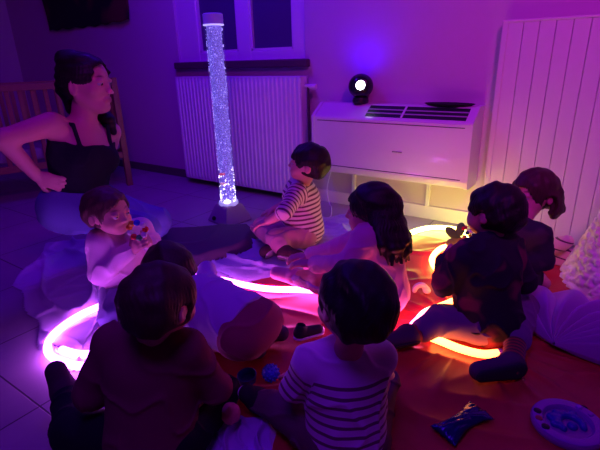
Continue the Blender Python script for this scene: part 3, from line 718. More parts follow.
def shirt(c, parent, m, sleeve=1.9, g=.009, sd=1, stripes=False, hem=-.02, res=.004, amp=.004, name='shirt', neck=True):
    f = Field(); J, s = c.J, c.s; torso(f, c, g)
    for q in 'lr': arm(f, c, q, g*.9, sleeve)
    f.cap(J['nek']-c.tU*.02*s, J['nek']+c.tU*.006*s, .040*s, .036*s, .02)
    if hem is not None: f.cut(J['pel']+c.tU*hem*s, -c.tU)
    bones = None
    if stripes: bones = [(J['nek'], J['pel'], 0, .075*s)]+[x for q in 'lr' for x in ((J['sh'+q]+_n(J['el'+q]-J['sh'+q])*.02, J['el'+q], .05, .03*s), (J['el'+q], J['wr'+q], .05+np.linalg.norm(J['el'+q]-J['sh'+q])-.02, .025*s))]
    return garment(name, m, parent, f, folds(sd, amp), bones, res)
def trousers(c, parent, m, upto=2.0, g=.008, sd=2, waist=.05, amp=.004, res=.004, name='trousers'):
    f = Field(); J, s = c.J, c.s
    f.ell(J['pel']+c.tU*.01*s, np.array([.088, .072, .074])*s+g, [c.tR, c.tF, c.tU], .03); f.cap(J['pel']+c.tU*.02*s, J['pel']+c.tU*.06*s, .074*s+g*.6, None, .02)
    for q in 'lr': leg(f, c, q, g, upto)
    f.cut(J['pel']+c.tU*waist*s, c.tU)
    return garment(name, m, parent, f, folds(sd, amp), None, res)
def shoe(c, parent, q, m, g=.007, name='shoe', sole=None):
    J, s = c.J, c.s; a, t = J['an'+q], J['to'+q]; d = _n(t-a); kn = _n(J['kn'+q]-a); u = _n(kn-d*kn.dot(d)+UP*.001)
    f = Field(); f.cap(a+u*.012*s, a, .027*s+g*.6, .026*s+g, .012); f.cap(a-d*.004, t, .026*s+g, .020*s+g, .015)
    f.cut(a-u*.020*s, -u)
    me, _ = f.mesh(name, .0035); o = link(name, me, m, parent, origin=parent_loc(parent))
    if sole is not None:
        f = Field(); f.cap(a-d*.004, t, .030*s+g, .024*s+g, .015); f.cut(a-u*.019*s, u); f.cut(a-u*.028*s, -u)
        me, _ = f.mesh('sole', .003); link('sole', me, sole, o, origin=parent_loc(o))
    return o
def make(c, name, label, cat, hc, hF, hU, hs, hands, feet='lr', group=None, res=.004, gaze=None, bare=True):
    R, Fd, U = frame(hF, hU); c.h = (hc, R, Fd, U, hs)
    f = Field(); torso(f, c, 0)
    f.cap(c.J['nek']-c.tU*.02, hc-U*.045*hs-Fd*.012*hs, .034*c.s, .031*hs, .02)
    for q in 'lr': arm(f, c, q, 0); leg(f, c, q, 0)
    for q in feet: foot(f, c, q)
    for q, (d, pn, th, cu) in hands.items(): hand(f, c.J['wr'+q], d, pn, th, c.s, cu)
    info = head(f, hc, R, Fd, U, hs)
    o = finish_body(name, f, c.o, R, Fd, U, info, hs, res, gaze); tag(o, label, cat, group); return o
def M_cl(name, col, **k): return mat(name, col, k.pop('rough', .85), (240, .3), var=.06, sheen=.2 if max(col) > .2 else 0, spec=.2, **k)

# ---- front centre child, striped top, seen from behind
c = Child((-.41, .755), 98, 1.0)
c.pose(lean=(.005, .035), ell=c.P(-.122, .04, .20), wrl=c.P(-.125, .15, .14), elr=c.P(.085, .10, .20), wrr=c.P(.02, .18, .15),
       knl=at(288, 412, .065), anl=at(258, 400, .045), tol=at(248, 394, .075), knr=c.P(.12, .21, .075), anr=c.P(.0, .33, .04)); c.check('B')
hc = dp(355, 303, .955)
b = make(c, 'person', 'toddler seen from behind in lilac-white top with thin dark stripes, front centre', 'person', hc, az(118)-UP*.25, UP+.16*CR+.15*CF, .96,
         {'l': (CF*.8-CR*.5-UP*.3, -UP, CR, .5), 'r': (-CR*.6+CF*.6-UP*.3, -UP, -CR, .6)})
shirt(c, b, striped('striped_jersey', (.70, .66, .74), (.15, .03, .10), .0235, .34, .045), 1.85, .010, 3, True, hem=-.045)
trousers(c, b, M_cl('plum_trousers', (.16, .06, .10)), sd=5)
short_hair(*c.h[:4], .96, M_hair, b, t=.010, nape=-.058, sd=1)
for q in 'lr': shoe(c, b, q, M_cl('dark_shoes', (.03, .02, .03)), sole=M_white)

# ---- front left child, dark maroon top
c = Child((-.80, .485), 80, 1.14)
c.pose(lean=(0, .05), ell=c.P(-.150, .05, .19), wrl=c.P(-.10, .18, .12), elr=c.P(.150, .06, .19), wrr=c.P(.07, .16, .13),
       knl=c.P(-.23, .06, .055), anl=c.P(-.325, .21, .06), tol=c.P(-.352, .235, .115), knr=c.P(.13, .19, .065), anr=c.P(-.02, .27, .045), tor=c.P(-.08, .28, .045)); c.check('A')
hc = dp(160, 301, .985)
b = make(c, 'person', 'child seen from behind in plain dark maroon top, front left', 'person', hc, az(62)-UP*.3, UP+.05*CR+.12*CF, .90,
         {'l': (CF+.3*CR-UP*.2, -UP, CR, .4), 'r': (CF-UP*.2, -UP, -CR, .4)})
shirt(c, b, M_cl('maroon_jersey', (.20, .02, .07)), 1.95, .012, 8, hem=-.05)
trousers(c, b, M_cl('black_trousers', (.012, .012, .018)), sd=9)
short_hair(*c.h[:4], .90, M_hair2, b, t=.011, nape=-.062, sd=2)
for q in 'lr': shoe(c, b, q, M_cl('maroon_slippers', (.07, .03, .05)), sole=M_dark)

# ---- crawling child between the two
c = Child((-.80, .93), 150, 1.08)
pel = dp(250, 328, 1.36); nek = dp(184, 296, 1.50)
c.J['pel'] = pel; c.J['nek'] = nek; c.J['che'] = pel*.32+nek*.68+UP*.01; kz = lambda u, v, z=.05: at(u, v, z)
c.R = _n(np.cross(_n(nek-pel), UP))
c.pose(ell=dp(168, 312, 1.47), wrl=dp(158, 330, 1.50), elr=dp(207, 286, 1.62), wrr=dp(207, 268, 1.70), knl=kz(215, 338), knr=kz(250, 312), anl=kz(250, 345, .05), anr=kz(272, 330, .05), tol=kz(258, 350, .045), tor=kz(281, 333, .045)); c.check('C')
hc = dp(168, 269, 1.50)
b = make(c, 'person', 'child crawling towards the violet cord in pale lilac top and dark red trousers', 'person', hc, _n(nek-pel)*.8-UP*.6, UP+.3*_n(nek-pel), .95,
         {'l': (-CR+CF*.3-UP*.2, -UP, CF, .2), 'r': (-CR*.2+CF-UP*.2, -UP, -CR, .4)})
shirt(c, b, M_cl('lilac_jersey', (.50, .44, .66)), 1.9, .014, 12, hem=.0)
for q in 'lr':
    f = Field(); d = _n(c.J['wr'+q]-c.J['el'+q]); f.cap(c.J['wr'+q]-d*.02, c.J['wr'+q]+d*.004, .026, .025, .002)
    garment('cuff', M_cl('red_cuffs', (.6, .02, .05)), b, f, None)
trousers(c, b, M_cl('dark_red_trousers', (.30, .015, .09)), sd=14, waist=.03)
short_hair(*c.h[:4], .95, M_hair2, b, t=.011, sd=3)
for q in 'lr': shoe(c, b, q, M_cl('grey_slippers', (.1, .08, .1)))

# ---- girl with long hair
c = Child((-.63, 1.43), 148, 1.22)
c.pose(lean=(0, .03), ell=dp(346, 264, 1.56), wrl=dp(312, 264, 1.70), elr=dp(338, 250, 1.80), wrr=dp(308, 256, 1.86),
       knl=c.L(-.05, .18, .10), anl=at(296, 277, .075), tol=at(276, 273, .08), knr=c.L(.09, .16, .075), anr=c.L(.10, .31, .04), tor=c.L(.11, .35, .08)); c.check('girl')
hc = dp(372, 209, 1.66)
b = make(c, 'person', 'girl with long dark hair in pale pink top sitting beside the light cord', 'person', hc, az(165)-UP*.35, UP-.05*CR, 1.02,
         {'l': (-CR+CF*.3, -UP, CF, .5), 'r': (-CR, -UP, -CF, .5)})
shirt(c, b, M_cl('pale_pink_jersey', (.75, .40, .50)), 1.85, .011, 22, hem=-.05)
trousers(c, b, M_cl('lilac_leggings', (.48, .34, .58)), sd=24, upto=1.8, g=.005)
J = c.J
f = Field(); hR, hF, hU = c.h[1:4]
P = lambda r, fw, u: hc+(hR*r+hF*fw+hU*u)*1.02
f.ell(P(0, -.010, .014), np.array([.083, .097, .088]), [hR, hF, hU], .02); f.ell(P(0, -.05, -.03), np.array([.07, .05, .07]), [hR, hF, hU], .02); f.cap(P(0, -.045, -.03), J['nek']-c.F*.055+c.R*.015-UP*.03, .062, .045, .03)
rg = np.random.default_rng(3); back = -c.F
for i in range(26):
    a = -.95+1.75*i/25; d0 = _n(back*math.cos(a)+c.R*math.sin(a)); L_ = rg.uniform(.08, .15)*(1+.3*a/1.25)
    p = hc+d0*.072-UP*.01
    w = rg.uniform(-.012, .012)
    nk = J['nek']; q1 = nk*.5+hc*.5+d0*.088-UP*.02+c.R*w; q2 = nk+d0*(.115+.008*rg.random())-UP*(L_*.45)+c.R*w*1.6; q3 = q2-UP*L_*.50+c.R*rg.uniform(-.02, .02)+d0*rg.uniform(-.002, .012)
    f.cap(p, q1, .024, .022, .014); f.cap(q1, q2, .022, .014, .012); f.cap(q2, q3, .014, .005, .008)
A_ = [hR, hF, hU]; f.ell(P(0, .088, -.048), np.array([.060, .070, .082]), A_, .012, '-')
me, _ = f.mesh('hair', .0035, strands(hc, *c.h[1:4], amp=.0022, n=60, lump=.004)); link('hair', me, M_hair, b, origin=parent_loc(b))
for q in 'lr': shoe(c, b, q, striped('pink_sock', (.8, .45, .5), (.5, .2, .35), .012, .4), g=.003, name='sock')

# ---- boy in dark jacket on the right
c = Child((-.245, 1.475), 112, 1.12)
c.pose(lean=(0, .05), ell=c.P(-.155, .03, .215), wrl=c.P(-.11, .17, .235), elr=c.P(.13, .06, .20), wrr=c.P(.05, .17, .21),
       knl=c.P(-.15, .03, .07), anl=c.P(-.285, -.035, .045), tol=c.P(-.355, -.055, .045), knr=c.P(.16, .10, .07), anr=at(512, 366, .05), tor=at(479, 371, .048)); c.check('R7')
hc = dp(495, 211, 1.52)
b = make(c, 'person', 'boy seen from behind in dark patterned jacket holding a leafy toy', 'person', hc, az(128)-UP*.3, UP+.05*CR+.15*CF, 1.0,
         {'l': (CF+.2*CR+UP*.3, CR, UP, .8), 'r': (CF-.5*CR, -UP, UP, .6)})
shirt(c, b, patched('patterned_jacket', (.012, .010, .022), (.17, .02, .06), 11, .57, .63), 1.9, .019, 32, hem=-.085, name='jacket', amp=.006)
trousers(c, b, M_cl('violet_trousers', (.17, .10, .26)), sd=34, upto=1.6, g=.008)
short_hair(*c.h[:4], 1.0, M_hair, b, t=.010, nape=-.055, sd=5)
for q in 'lr':
    f = Field(); f.cap(c.J['kn'+q]*.35+c.J['an'+q]*.65, c.J['an'+q], .034, .032, .01)
    garment('sock', striped('striped_socks', (.30, .03, .04), (.03, .02, .03), .016, .4), b, f, None, [(c.J['kn'+q], c.J['an'+q], 0, .03)])
for q in 'lr': shoe(c, b, q, M_cl('plum_canvas_shoes', (.10, .05, .10)), sole=M_cl('rubber_sole', (.04, .03, .05)))

# ---- child behind him against the boards
c = Child((-.245, 1.93), 222, 1.0)
c.pose(lean=(0, .05), ell=c.L(-.12, .05, .19), wrl=c.L(-.06, .16, .17), elr=c.L(.12, .06, .19), wrr=c.L(.06, .16, .17),
       knl=c.L(-.07, .12, .08), anl=at(538, 278, .04), tol=at(545, 283, .04), knr=c.L(.13, .14, .07), anr=c.L(.04, .24, .04)); c.check('R8')
hc = dp(534, 192, 1.90)
b = make(c, 'person', 'child with wavy dark hair in dark green top sitting against the white boards', 'person', hc, az(205)-UP*.35, UP, 1.03,
         {'l': (c.F+.3*c.R-UP*.1, -UP, UP, .7), 'r': (c.F-.3*c.R-UP*.1, -UP, UP, .7)})
shirt(c, b, patched('green_sweater', (.018, .04, .03), (.06, .07, .05), 12, .5, .6), 1.9, .014, 42, hem=-.05, amp=.005)
trousers(c, b, M_cl('navy_trousers', (.03, .03, .06)), sd=44)
def ex(f, P):
    r_ = np.random.default_rng(5)
    for i in range(20):
        a = -1.6+3.2*i/19; d0 = lambda rr, z: P(math.sin(a)*rr, -.01-math.cos(a)*rr, z)
        f.cap(d0(.078, .0), d0(.090+.004*(i % 3), -.06), .02, .018, .012); f.cap(d0(.090, -.06), d0(.088+.01*r_.random(), -.082-.006*r_.random()), .017, .011, .010)
short_hair(*c.h[:4], 1.03, M_hair2, b, t=.012, nape=-.088, sd=6, extra=ex)
for q in 'lr': shoe(c, b, q, M_cl('cream_socks', (.6, .5, .4)), g=.003, name='sock')

# ---- boy in striped top by the bubble lamp
c = Child((-1.275, 1.86), 172, 1.16)
c.pose(lean=(0, .02), ell=dp(285, 212, 2.13), wrl=dp(268, 221, 2.17), elr=c.L(.105, .07, .19), wrr=c.L(.08, .16, .15),
       knl=at(276, 238, .10), anl=at(285, 254, .045), tol=at(299, 256, .045), knr=at(262, 226, .11), anr=at(276, 247, .045), tor=at(265, 252, .05)); c.check('boy')
hc = dp(309, 163, 2.17)
b = make(c, 'person', 'small boy in striped short-sleeved top looking up, sitting by the radiator', 'person', hc, az(172)+UP*.25, UP+.18*CR, 1.0,
         {'l': (-CR-UP*.3, -UP, CF, .5), 'r': (-CR-UP*.3, -UP, -CF, .5)})
shirt(c, b, striped('sailor_stripes', (.72, .62, .55), (.14, .03, .09), .0235, .42, -.02), 1.15, .012, 52, True, hem=-.05)
trousers(c, b, M_cl('dusky_pink_trousers', (.42, .20, .26)), sd=54, upto=1.5, g=.008)
short_hair(*c.h[:4], 1.0, M_hair, b, t=.010, sd=7, fringe=.026)
for q in 'lr': shoe(c, b, q, M_cl('dark_brown_shoes', (.05, .02, .03)), sole=M_cl('pale_sole', (.3, .25, .3)))

# ---- baby in front of the woman
c = Child((-1.555, .955), -38, 1.12)
c.pose(lean=(0, .02), ell=c.L(-.11, .06, .19), wrl=c.L(-.04, .12, .262), elr=c.L(.115, .05, .19), wrr=c.L(.03, .125, .262),
       knl=c.L(-.13, .12, .06), anl=c.L(-.04, .16, .04), knr=c.L(.13, .12, .06), anr=c.L(.05, .175, .04), tol=c.L(.0, .17, .04), tor=c.L(.01, .20, .04)); c.check('baby')
hc = dp(107, 211, 1.66)
b = make(c, 'person', 'baby in pale pink top holding a colourful rattle at its mouth', 'person', hc, az(-25)-UP*.5, UP+.0*CR, .95,
         {'l': (c.F*.6+c.R*.3+UP*.6, c.R-c.F*.2, UP, .7), 'r': (c.F*.7-c.R*.1+UP*.6, -c.R, UP, .7)}, res=.0035)
shirt(c, b, M_cl('baby_pink_jersey', (.68, .48, .62)), 1.9, .011, 62, hem=-.03, amp=.006)
trousers(c, b, M_cl('blue_babygrow', (.14, .12, .32)), sd=64)
short_hair(*c.h[:4], .95, M_hair3, b, t=.008, nape=-.05, fringe=.044, sd=8)
for q in 'lr': shoe(c, b, q, M_cl('blue_socks', (.14, .12, .32)), g=.003, name='sock')
BABY = c

# ---- woman
c = Child((0, 0), -35, 1.0); W_ = c
J = c.J
J.update(pel=dp(78, 205, 2.08), nek=dp(84, 120, 1.97), shr=dp(52, 124, 1.86), shl=dp(110, 132, 2.13), elr=dp(2, 139, 1.74), wrr=dp(37, 176, 1.88), ell=dp(104, 168, 2.33), wrl=dp(90, 196, 2.26),
         knr=dp(144, 230, 2.02), knl=dp(154, 222, 2.26), anr=at(100, 262, .07), anl=at(128, 248, .07))
J['che'] = J['pel']*.38+J['nek']*.62; ax_ = _n(J['nek']-J['pel']); R_ = J['shr']-J['shl']; R_ = _n(R_-ax_*R_.dot(ax_)); c.tR, c.tU = R_, ax_; c.tF = np.cross(ax_, R_)
J['hir'] = J['pel']+R_*.085; J['hil'] = J['pel']-R_*.085
for q in 'lr': J['to'+q] = J['an'+q]+_n(c.tF*.6+.0*UP)*.13-UP*.03
c.check('W'); c.o = np.array([J['pel'][0], J['pel'][1], 0])
def w_torso(f, g=0):
    A = [c.tR, c.tF, c.tU]
    f.ell(J['pel'], (.165+g, .125+g, .12+g), A, .04); f.cap(J['pel']+c.tU*.05, J['che'], .108+g, .105+g, .05); f.ell(J['pel']*.55+J['nek']*.45, (.125+g, .10+g, .12+g), A, .04)
    f.ell(J['che']+c.tU*.01, (.150+g, .095+g, .13+g), A, .04); f.cap(J['shr']*.86+J['shl']*.14-c.tU*.012, J['shl']*.86+J['shr']*.14-c.tU*.012, .044+g, None, .05)
    for q in (-1, 1): f.ell(J['che']+c.tF*.075+c.tR*.062*q-c.tU*.01, (.062+g, .055+g, .060+g), A, .03)
hc = dp(86, 83, 1.93); hR, hF, hU = frame(az(-8)-UP*.22, UP+.05*CR)
f = Field(); w_torso(f)
f.cap(J['nek']-c.tU*.03, hc-hU*.05-hF*.01, .054, .050, .03)
for q in 'lr':
    f.cap(J['sh'+q], J['el'+q], .050, .036, .03); f.cap(J['el'+q], J['wr'+q], .037, .025, .02); f.cap(J['hi'+q], J['kn'+q], .088, .058, .04); f.cap(J['kn'+q], J['an'+q], .055, .035, .03); f.cap(J['an'+q], J['to'+q], .036, .026, .02)
hand(f, J['wrr'], CR*.9-UP*.5+CF*.2, CF, -UP, .92, .4, adult=True); hand(f, J['wrl'], CR*.6-UP*.6-CF*.1, -UP, -CF, .92, .4, adult=True)
info = head(f, hc, hR, hF, hU, 1.10, True)
b = finish_body('person', f, c.o, hR, hF, hU, info, 1.10, .0045, gaze=hF-hU*.5)
tag(b, 'woman in dark tank top and blue jeans kneeling, looking towards the right', 'person')
f = Field(); w_torso(f, .006)
tp = lambda r, fw, u: J['che']+c.tR*r+c.tF*fw+c.tU*u
f.cut(tp(0, 0, .062), c.tU+.05*c.tF, .01); f.cut(J['pel']+c.tU*.075, -c.tU)
for q in (-1, 1): f.cap(tp(q*.078, .090, .045), tp(q*.088, .045, .135), .010, .008, .008); f.cap(tp(q*.088, .045, .135), tp(q*.082, -.06, .12), .008, .008, .004); f.cap(tp(q*.082, -.06, .12), tp(q*.075, -.09, .04), .008, .01, .008)
garment('tank_top', M_cl('black_jersey', (.012, .012, .022)), b, f, folds(71, .004, 4), res=.0045)
f = Field(); A = [c.tR, c.tF, c.tU]; g = .009
f.ell(J['pel'], (.165+g, .125+g, .12+g), A, .04); f.cap(J['pel']+c.tU*.02, J['pel']+c.tU*.08, .118+g, .112+g, .03)
for q in 'lr': f.cap(J['hi'+q], J['kn'+q], .088+g, .060+g, .04); f.cap(J['kn'+q], J['an'+q], .058+g, .040+g, .03)
f.cut(J['pel']+c.tU*.095, c.tU)
garment('jeans', mat('blue_denim', (.13, .15, .42), .85, (300, .3), var=.15), b, f, folds(73, .007, 3), res=.0045)
P = lambda r, fw, u: hc+(hR*r+hF*fw+hU*u)*1.03
def ex(f, P):
    f.ell(P(0, -.088, -.030), np.array([.040, .040, .045]), [hR, hF, hU], .02); f.cap(P(0, -.07, -.05), P(.01, -.08, -.11), .032, .018, .02); f.ell(P(0, -.06, .09), (.05, .05, .03), [hR, hF, hU], .03); f.cap(P(-.06, -.05, -.07), P(-.075, .03, -.15), .028, .030, .02); f.cap(P(-.075, .03, -.15), P(-.07, .05, -.20), .030, .012, .02)
short_hair(hc, hR, hF, hU, 1.10, M_hair, b, t=.010, nape=None, fringe=.070, sd=9, extra=ex, adult=True)
for q in 'lr': shoe(c, b, q, M_dark, g=.015)
# ================================================================ TOYS AND CUSHIONS
def bands(name, cols, axis=2, n=6, rough=.3):
    m, nt, b = nodes(name); N = nt.nodes; L = nt.links
    tc = N.new('ShaderNodeTexCoord'); sx = N.new('ShaderNodeSeparateXYZ'); r = N.new('ShaderNodeValToRGB'); r.color_ramp.interpolation = 'CONSTANT'
    L.new(tc.outputs['Generated'], sx.inputs[0]); L.new(sx.outputs[axis], r.inputs[0]); k = len(cols)
    while len(r.color_ramp.elements) < k: r.color_ramp.elements.new(1)
    for i, c_ in enumerate(cols): r.color_ramp.elements[i].position = i/k; r.color_ramp.elements[i].color = (*c_, 1)
    L.new(r.outputs[0], b.inputs['Base Color']); b.inputs['Roughness'].default_value = rough; return m
RED, WHT, BLU, ORG, GRN, YEL = (.8, .03, .03), (.85, .85, .85), (.03, .12, .75), (.95, .35, .03), (.06, .5, .12), (.9, .7, .05)
p = at(113, 334, .032); p[2] = .046
o = MB().ell((0, 0, 0), .031, sub=4); ob = o.build('ball', bands('rainbow_bands', [BLU, WHT, RED, RED, ORG, WHT, BLU]), origin=(0, 0, 0), smooth=True); ob.location = p; ob.rotation_euler = (-.5, .25, .3)
tag(ob, 'small ball with red, white and blue bands inside the violet light loop', 'ball')
p = at(101, 334, .02); tag(MB().ell(p+[0, 0, .012], (.014, .010, .018), sub=2).build('bead', mat('dull_red_wood', (.5, .05, .05), .5), origin=p, smooth=True), 'small dull red wooden bead beside the banded ball', 'bead')
# baby's toy
p = dp(137, 230, 1.50); rt = tag(empty('ring_rattle', p), 'colourful bead rattle held at the mouth of the baby', 'rattle')
for i in range(9):
    a = 2*math.pi*i/9; q = p+CR*.027*math.cos(a)+UP*.027*math.sin(a)+CF*.004*math.cos(a*2); cc = [RED, WHT, BLU, YEL, ORG, WHT, RED, GRN, WHT][i]
    MB().ell(q, .011, sub=2).build('bead', mat('bead_paint', cc, .25), rt, smooth=True)
MB().tube([p+CR*.027*math.cos(a)+UP*.027*math.sin(a) for a in np.linspace(0, 2*math.pi, 24, endpoint=False)], .003, 6, closed=True).build('ring', M_white, rt, smooth=True)
# blue knobbly ball and blue cup
p = at(271, 375, .03); p[2] = .038
mb = MB().ell(p, .026, sub=3)
for i in range(60):
    z = 1-2*(i+.5)/60; a = i*2.399; r_ = math.sqrt(1-z*z); mb.ell(p+np.array([r_*math.cos(a), r_*math.sin(a), z])*.026, .0042, sub=1)
tag(mb.build('ball', mat('blue_rubber', (.05, .16, .70), .5), origin=p, smooth=True), 'small blue knobbly ball beside the striped sleeve', 'ball')
p = at(248, 381, .01); p[2] = .009
tag(MB().lathe([(.018, 0), (.026, .004), (.029, .026), (.031, .028), (.029, .029), (.0265, .026), (.024, .007), (.004, .005)], p, 28, rot=Matrix.Rotation(.12, 4, 'X')).build('cup', mat('blue_plastic', (.04, .08, .45), .3), origin=p, smooth=True), 'shallow blue toy cup beside the blue knobbly ball', 'cup')
p = at(231, 420, .05); p[2] = .072
F_ = Field().ell(p, .027); me, _ = F_.mesh('ball', .002, lambda q: .0018*vnoise(q, 4, 40, 2)); tag(link('ball', me, mat('orange_sponge', (1, .5, .3), .8, (200, .4)), None, origin=p), 'orange textured ball resting on the small lilac cloth', 'ball')
# leafy toy held by the boy
p = dp(460, 236, 1.83); lt = tag(empty('leafy_toy', p), 'green leafy toy with coloured beads in the hand of the dark-jacket boy', 'toy')
for i, (r_, u_, ln, an) in enumerate(((-.022, .004, .034, 2.4), (-.010, -.020, .030, 3.4), (-.002, .016, .026, 1.5), (.008, -.034, .030, 4.2))):
    d = CR*math.cos(an)+UP*math.sin(an); q = p+CR*r_+UP*u_; Fm = Field().ell(q+d*.012, (ln*1.2, .019, .006), [d, np.cross(CF, d), CF], .004).cap(q-d*ln*.5, q+d*ln, .003, .002, .004)
    me, _ = Fm.mesh('leaf', .002); link('leaf', me, mat('leaf_cloth', (.10, .40, .08) if i % 2 == 0 else (.4, .7, .12), .6), lt, origin=p)
for i in range(18):
    q = p+CR*(.006+.046*rng.random())+UP*(-.035+.08*rng.random())-CF*(.04*rng.random()-.02); cc = [RED, YEL, GRN, WHT, ORG, (.8, .3, .5)][i % 6]
    MB().ell(q, rng.uniform(.0065, .010), sub=2).build('bead', mat('toy_bead', cc, .3), lt, smooth=True)
# white arch toy
p = at(420, 292, .012); p[2] = .010
Fm = Field()
for a, b in zip(np.linspace(0, math.pi, 9)[:-1], np.linspace(0, math.pi, 9)[1:]): Fm.cap(p+CR*.024*math.cos(a)+UP*(.010+.026*math.sin(a)), p+CR*.024*math.cos(b)+UP*(.010+.026*math.sin(b)), .010, None, .006)
Fm.ell(p+CR*.03+UP*.008, (.014, .011, .010)); me, _ = Fm.mesh('toy', .003); tag(link('arch_toy', me, mat('white_plastic', (.85, .8, .8), .35), None, origin=p), 'small white arch-shaped toy on the red mat behind the canvas shoe', 'toy')
# loose shoe
p = at(309, 334, .02); p[2] = .012; d = _n(CR*.9+CF*.35); s_ = np.cross(UP, d)
rt = tag(empty('shoe', p), 'small black and white shoe lying near the violet cord', 'shoe')
Fm = Field().cap(p-d*.035+UP*.022, p+d*.038+UP*.018, .022, .018, .01).cap(p-d*.036+UP*.022, p-d*.03+UP*.045, .02, .019, .01).cut(p+UP*.008, -UP); Fm.ell(p-d*.028+UP*.055, (.014, .013, .022), [d, s_, UP], .004, '-')
me, _ = Fm.mesh('upper', .003); link('upper', me, mat('black_canvas', (.015, .015, .02), .8), rt, origin=p)
Fm = Field().cap(p-d*.036+UP*.006, p+d*.040+UP*.006, .024, .020, .01).cut(p+UP*.010, UP).cut(p, -UP); me, _ = Fm.mesh('sole', .003); link('sole', me, M_white, rt, origin=p)
Fm = Field().ell(p+d*.048+UP*.014, (.013, .018, .011), [d, s_, UP]); me, _ = Fm.mesh('toe_cap', .003); link('toe_cap', me, M_white, rt, origin=p)

# foil packet
p = at(462, 427, 0); a_, b_ = at(442, 437, 0), at(481, 411, 0); d = _n(b_-a_); s_ = np.cross(UP, d); nu, nv = 46, 26; P = np.zeros((nu, nv, 3)); Lp = np.linalg.norm(b_-a_)
for i in range(nu):
    for j in range(nv):
        s1, t1 = i/(nu-1)*2-1, j/(nv-1)*2-1; wd = .030*(1+.25*abs(s1)**2-.12*math.cos(s1*3)); q = np.array([[s1*3, t1*3, 0.]])
        h = .006+.022*max(0, 1-s1*s1)**.5*max(0, 1-t1*t1)**.5+.006*abs(float(vnoise(q, 8, .35, 3)[0]))+.002*math.sin(t1*30)*(abs(s1) > .86)
        P[i, j] = p+d*s1*Lp*.5+s_*t1*wd+UP*(.008+h)
o = link('foil_packet', grid_mesh(P, nu, nv), mat('navy_foil', (.02, .025, .16), .22, (60, .3), metal=.5), None, origin=p); md = o.modifiers.new('s', 'SOLIDIFY'); md.thickness = .002; md.offset = -1
tag(o, 'crinkled shiny navy sachet lying on the red mat', 'sachet')
# round disc toy
p = at(566, 430, 0); p[2] = .012; rt = tag(empty('disc_toy', p), 'round violet plastic disc toy with a blue centre on the red mat', 'toy')
M_tr = mat('milky_violet_plastic', (.34, .08, .50), .3, (20, .05)); rd = .089
mb = MB()
prof = [(rd*.62, 0), (rd*.98, 0), (rd, .006), (rd, .014), (rd*.96, .020), (rd*.88, .022), (rd*.70, .020), (rd*.64, .014)]
n_ = 64; rings = [[mb.bm.verts.new(p+CR*r_*math.cos(6.28318*k/n_)+CF*r_*.98*math.sin(6.28318*k/n_)+UP*z) for k in range(n_)] for r_, z in prof]
for i in range(len(rings)):
    A_, B_ = rings[i], rings[(i+1) % len(rings)]
    for k in range(n_): mb.bm.faces.new((A_[k], A_[(k+1) % n_], B_[(k+1) % n_], B_[k]))
mb.build('rim', M_tr, rt, smooth=True)
MB().lathe([(.001, .003), (rd*.64, .003), (rd*.64, .008), (.001, .009)], p, 48).build('disc', mat('dim_violet_disc', (.30, .08, .40), .3), rt, smooth=True)
for (a, cc, r_) in ((150, (.02, .01, .03), .010), (172, (.45, .03, .08), .009), (196, (.02, .01, .03), .010), (40, (.45, .25, .7), .008), (15, (.35, .1, .5), .007)):
    a = math.radians(a); MB().lathe([(r_, 0), (r_, .004), (r_*.7, .006)], p+CR*rd*.82*math.cos(a)+CF*rd*.82*math.sin(a)+UP*.019, 20).build('peg', mat('peg_paint', cc, .4), rt, smooth=True)
Fm = Field(); q = p+UP*.012
g_ = lambda t: q+CR*(.006+.030*math.cos(t))+CF*(-.004+.030*math.sin(t))
for a, b in zip(np.linspace(-.5, math.pi+.5, 11)[:-1], np.linspace(-.5, math.pi+.5, 11)[1:]): Fm.cap(g_(a), g_(b), .009, None, .004)
for cx, cy, rr in ((-.030, .022, .014), (-.012, .034, .012), (.030, .030, .011), (-.034, -.002, .012), (.006, -.012, .013)): Fm.ell(q+CR*cx+CF*cy, (rr, rr, .010), None, .006)
me, _ = Fm.mesh('figure', .0025); link('centre_figure', me, mat('deep_blue_plastic', (.04, .04, .40), .3), rt, origin=p)
p2 = at(583, 410, .01); p2[2] = .016; tag(MB().ell(p2, (.012, .009, .008), sub=2).build('bead', mat('black_bead', (.01, .01, .01), .5), origin=p2, smooth=True), 'tiny black bead on the mat touching the violet disc', 'bead')

# shell cushion
ap = at(552, 352, 0); d0 = _n(CR*.84+CF*.54); s0 = np.cross(UP, d0); nth, nr = 221, 40; Rr = .40; rt = tag(empty('shell_cushion', ap), 'purple velvet scallop shell cushion with fanned ridges on the red mat', 'cushion')
for side, nm in ((1, 'upper_shell'), (-1, 'lower_shell')):
    P = np.zeros((nth, nr, 3))
    for i in range(nth):
        th = (i/(nth-1)*2-1); ang0 = th*math.radians(76); rid = abs(math.cos(th*math.pi*4.5))
        for j in range(nr):
            t = j/(nr-1); ang = ang0+.35*math.sin(t*2.2)*(1-th*th)*-1; r_ = (.004+t*(Rr-.004)*(1-.12*th*th))*(1+.035*rid*t); env = (1-t**4)**.5*(max(0, 1-th**8))**.5
            up_ = .5+.5*t
            h = (.085*math.sin(min(1, t*1.15+.18)*math.pi)**.6 if t*1.15+.18 < 1 else .0)
            h = .095*(max(0, math.sin(math.pi*min(.999, .02+t*.98))))**.6*(max(0, 1-th**4))**.5
            h = h*(.25+.75*rid**.8*min(1, t*2+.3))
            P[i, j] = ap+d0*(math.cos(ang)*r_)+s0*(math.sin(ang)*r_)+UP*(.030+(h if side > 0 else -.018*min(1, h/.03)))
    link(nm, grid_mesh(P, nth, nr), mat('purple_velvet', (.34, .20, .56), .8, (80, .1), sheen=.6), rt, origin=ap)

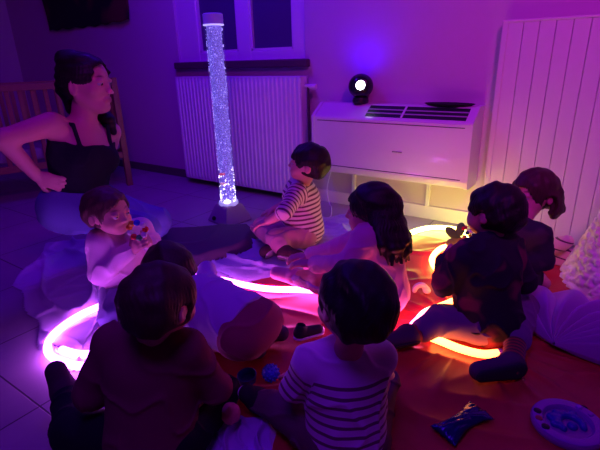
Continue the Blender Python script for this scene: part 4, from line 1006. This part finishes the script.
# fluffy cone
ctr = at(642, 283, 0); ctr[1] = 2.21; ctr[0] += .01; n1, n2 = 330, 210; P = np.zeros((n1, n2, 3)); ph = np.linspace(0, 2*math.pi, n1)
tt = np.linspace(0, 1, n2); Hc_ = .80
for j, t in enumerate(tt):
    z = .004+Hc_*t; r_ = .06+.25*(1-t)**1.15; r_ = r_*(1 if t < .97 else max(.02, (1-t)/.03)); P[:, j] = np.stack([ctr[0]+r_*np.cos(ph), ctr[1]+r_*np.sin(ph), np.full(n1, z)], 1)
Q = P.reshape(-1, 3).copy(); cellr = np.random.default_rng(2)
tuft = []
for k in range(2300):
    t = 1-math.sqrt(cellr.random()) if cellr.random() < .75 else cellr.random(); a = cellr.uniform(0, 2*math.pi); r_ = .06+.25*(1-t)**1.15; tuft.append((ctr[0]+r_*math.cos(a), ctr[1]+r_*math.sin(a), .004+Hc_*t))
from mathutils.kdtree import KDTree
kd = KDTree(len(tuft)); [kd.insert(q, i) for i, q in enumerate(tuft)]; kd.balance()
dst = np.array([kd.find(q)[2] for q in Q]); hgt = np.clip(1-(dst/.013)**2, 0, 1)**.7*.013
nrm = Q-np.array([ctr[0], ctr[1], 0]); nrm[:, 2] = 0; nrm /= np.maximum(np.linalg.norm(nrm, axis=1), 1e-6)[:, None]; nrm[:, 2] = .4
seam = (np.arange(n1*n2)//n2 == n1-1); Q = Q+nrm*hgt[:, None]; Q = Q.reshape(n1, n2, 3); Q[-1] = Q[0]
o = link('fluffy_cone', grid_mesh(Q, n1, n2), mat('white_bobble_wool', (.78, .76, .74), .9, (150, .4), sheen=.3), None, origin=ctr); tag(o, 'white bobbly wool cone standing at the edge of the room by the boards', 'soft cone')

# folded patterned blanket by the boards
p = at(566, 262, 0); p[1] = 2.27; p[0] = -.22; Fm = Field()
L3 = .14
for k in range(2):
    z = .042+k*.040; Fm.cap(p-AX*L3+UP*z+AY*(.03*(k % 2)), p+AX*L3+UP*z+AY*(.03*(k % 2)), .030, None, .010); Fm.cap(p-AX*L3+UP*z+AY*.1, p+AX*L3+UP*z+AY*.1, .030, None, .03)
Fm.cut(p+UP*.003, -UP)
me, V = Fm.mesh('blanket', .005, lambda q: .010*vnoise(q, 66, 3, 2)); fattr(me, 'st', V[:, 2]*1.0+.02*vnoise(V, 67, 1.5, 1))
o = link('blanket', me, striped('rose_swirl_cloth', (.62, .36, .46), (.10, .02, .08), .045, .16), None, origin=p); tag(o, 'folded rose blanket with dark wavy lines against the white boards', 'blanket', 'cloths on the floor')
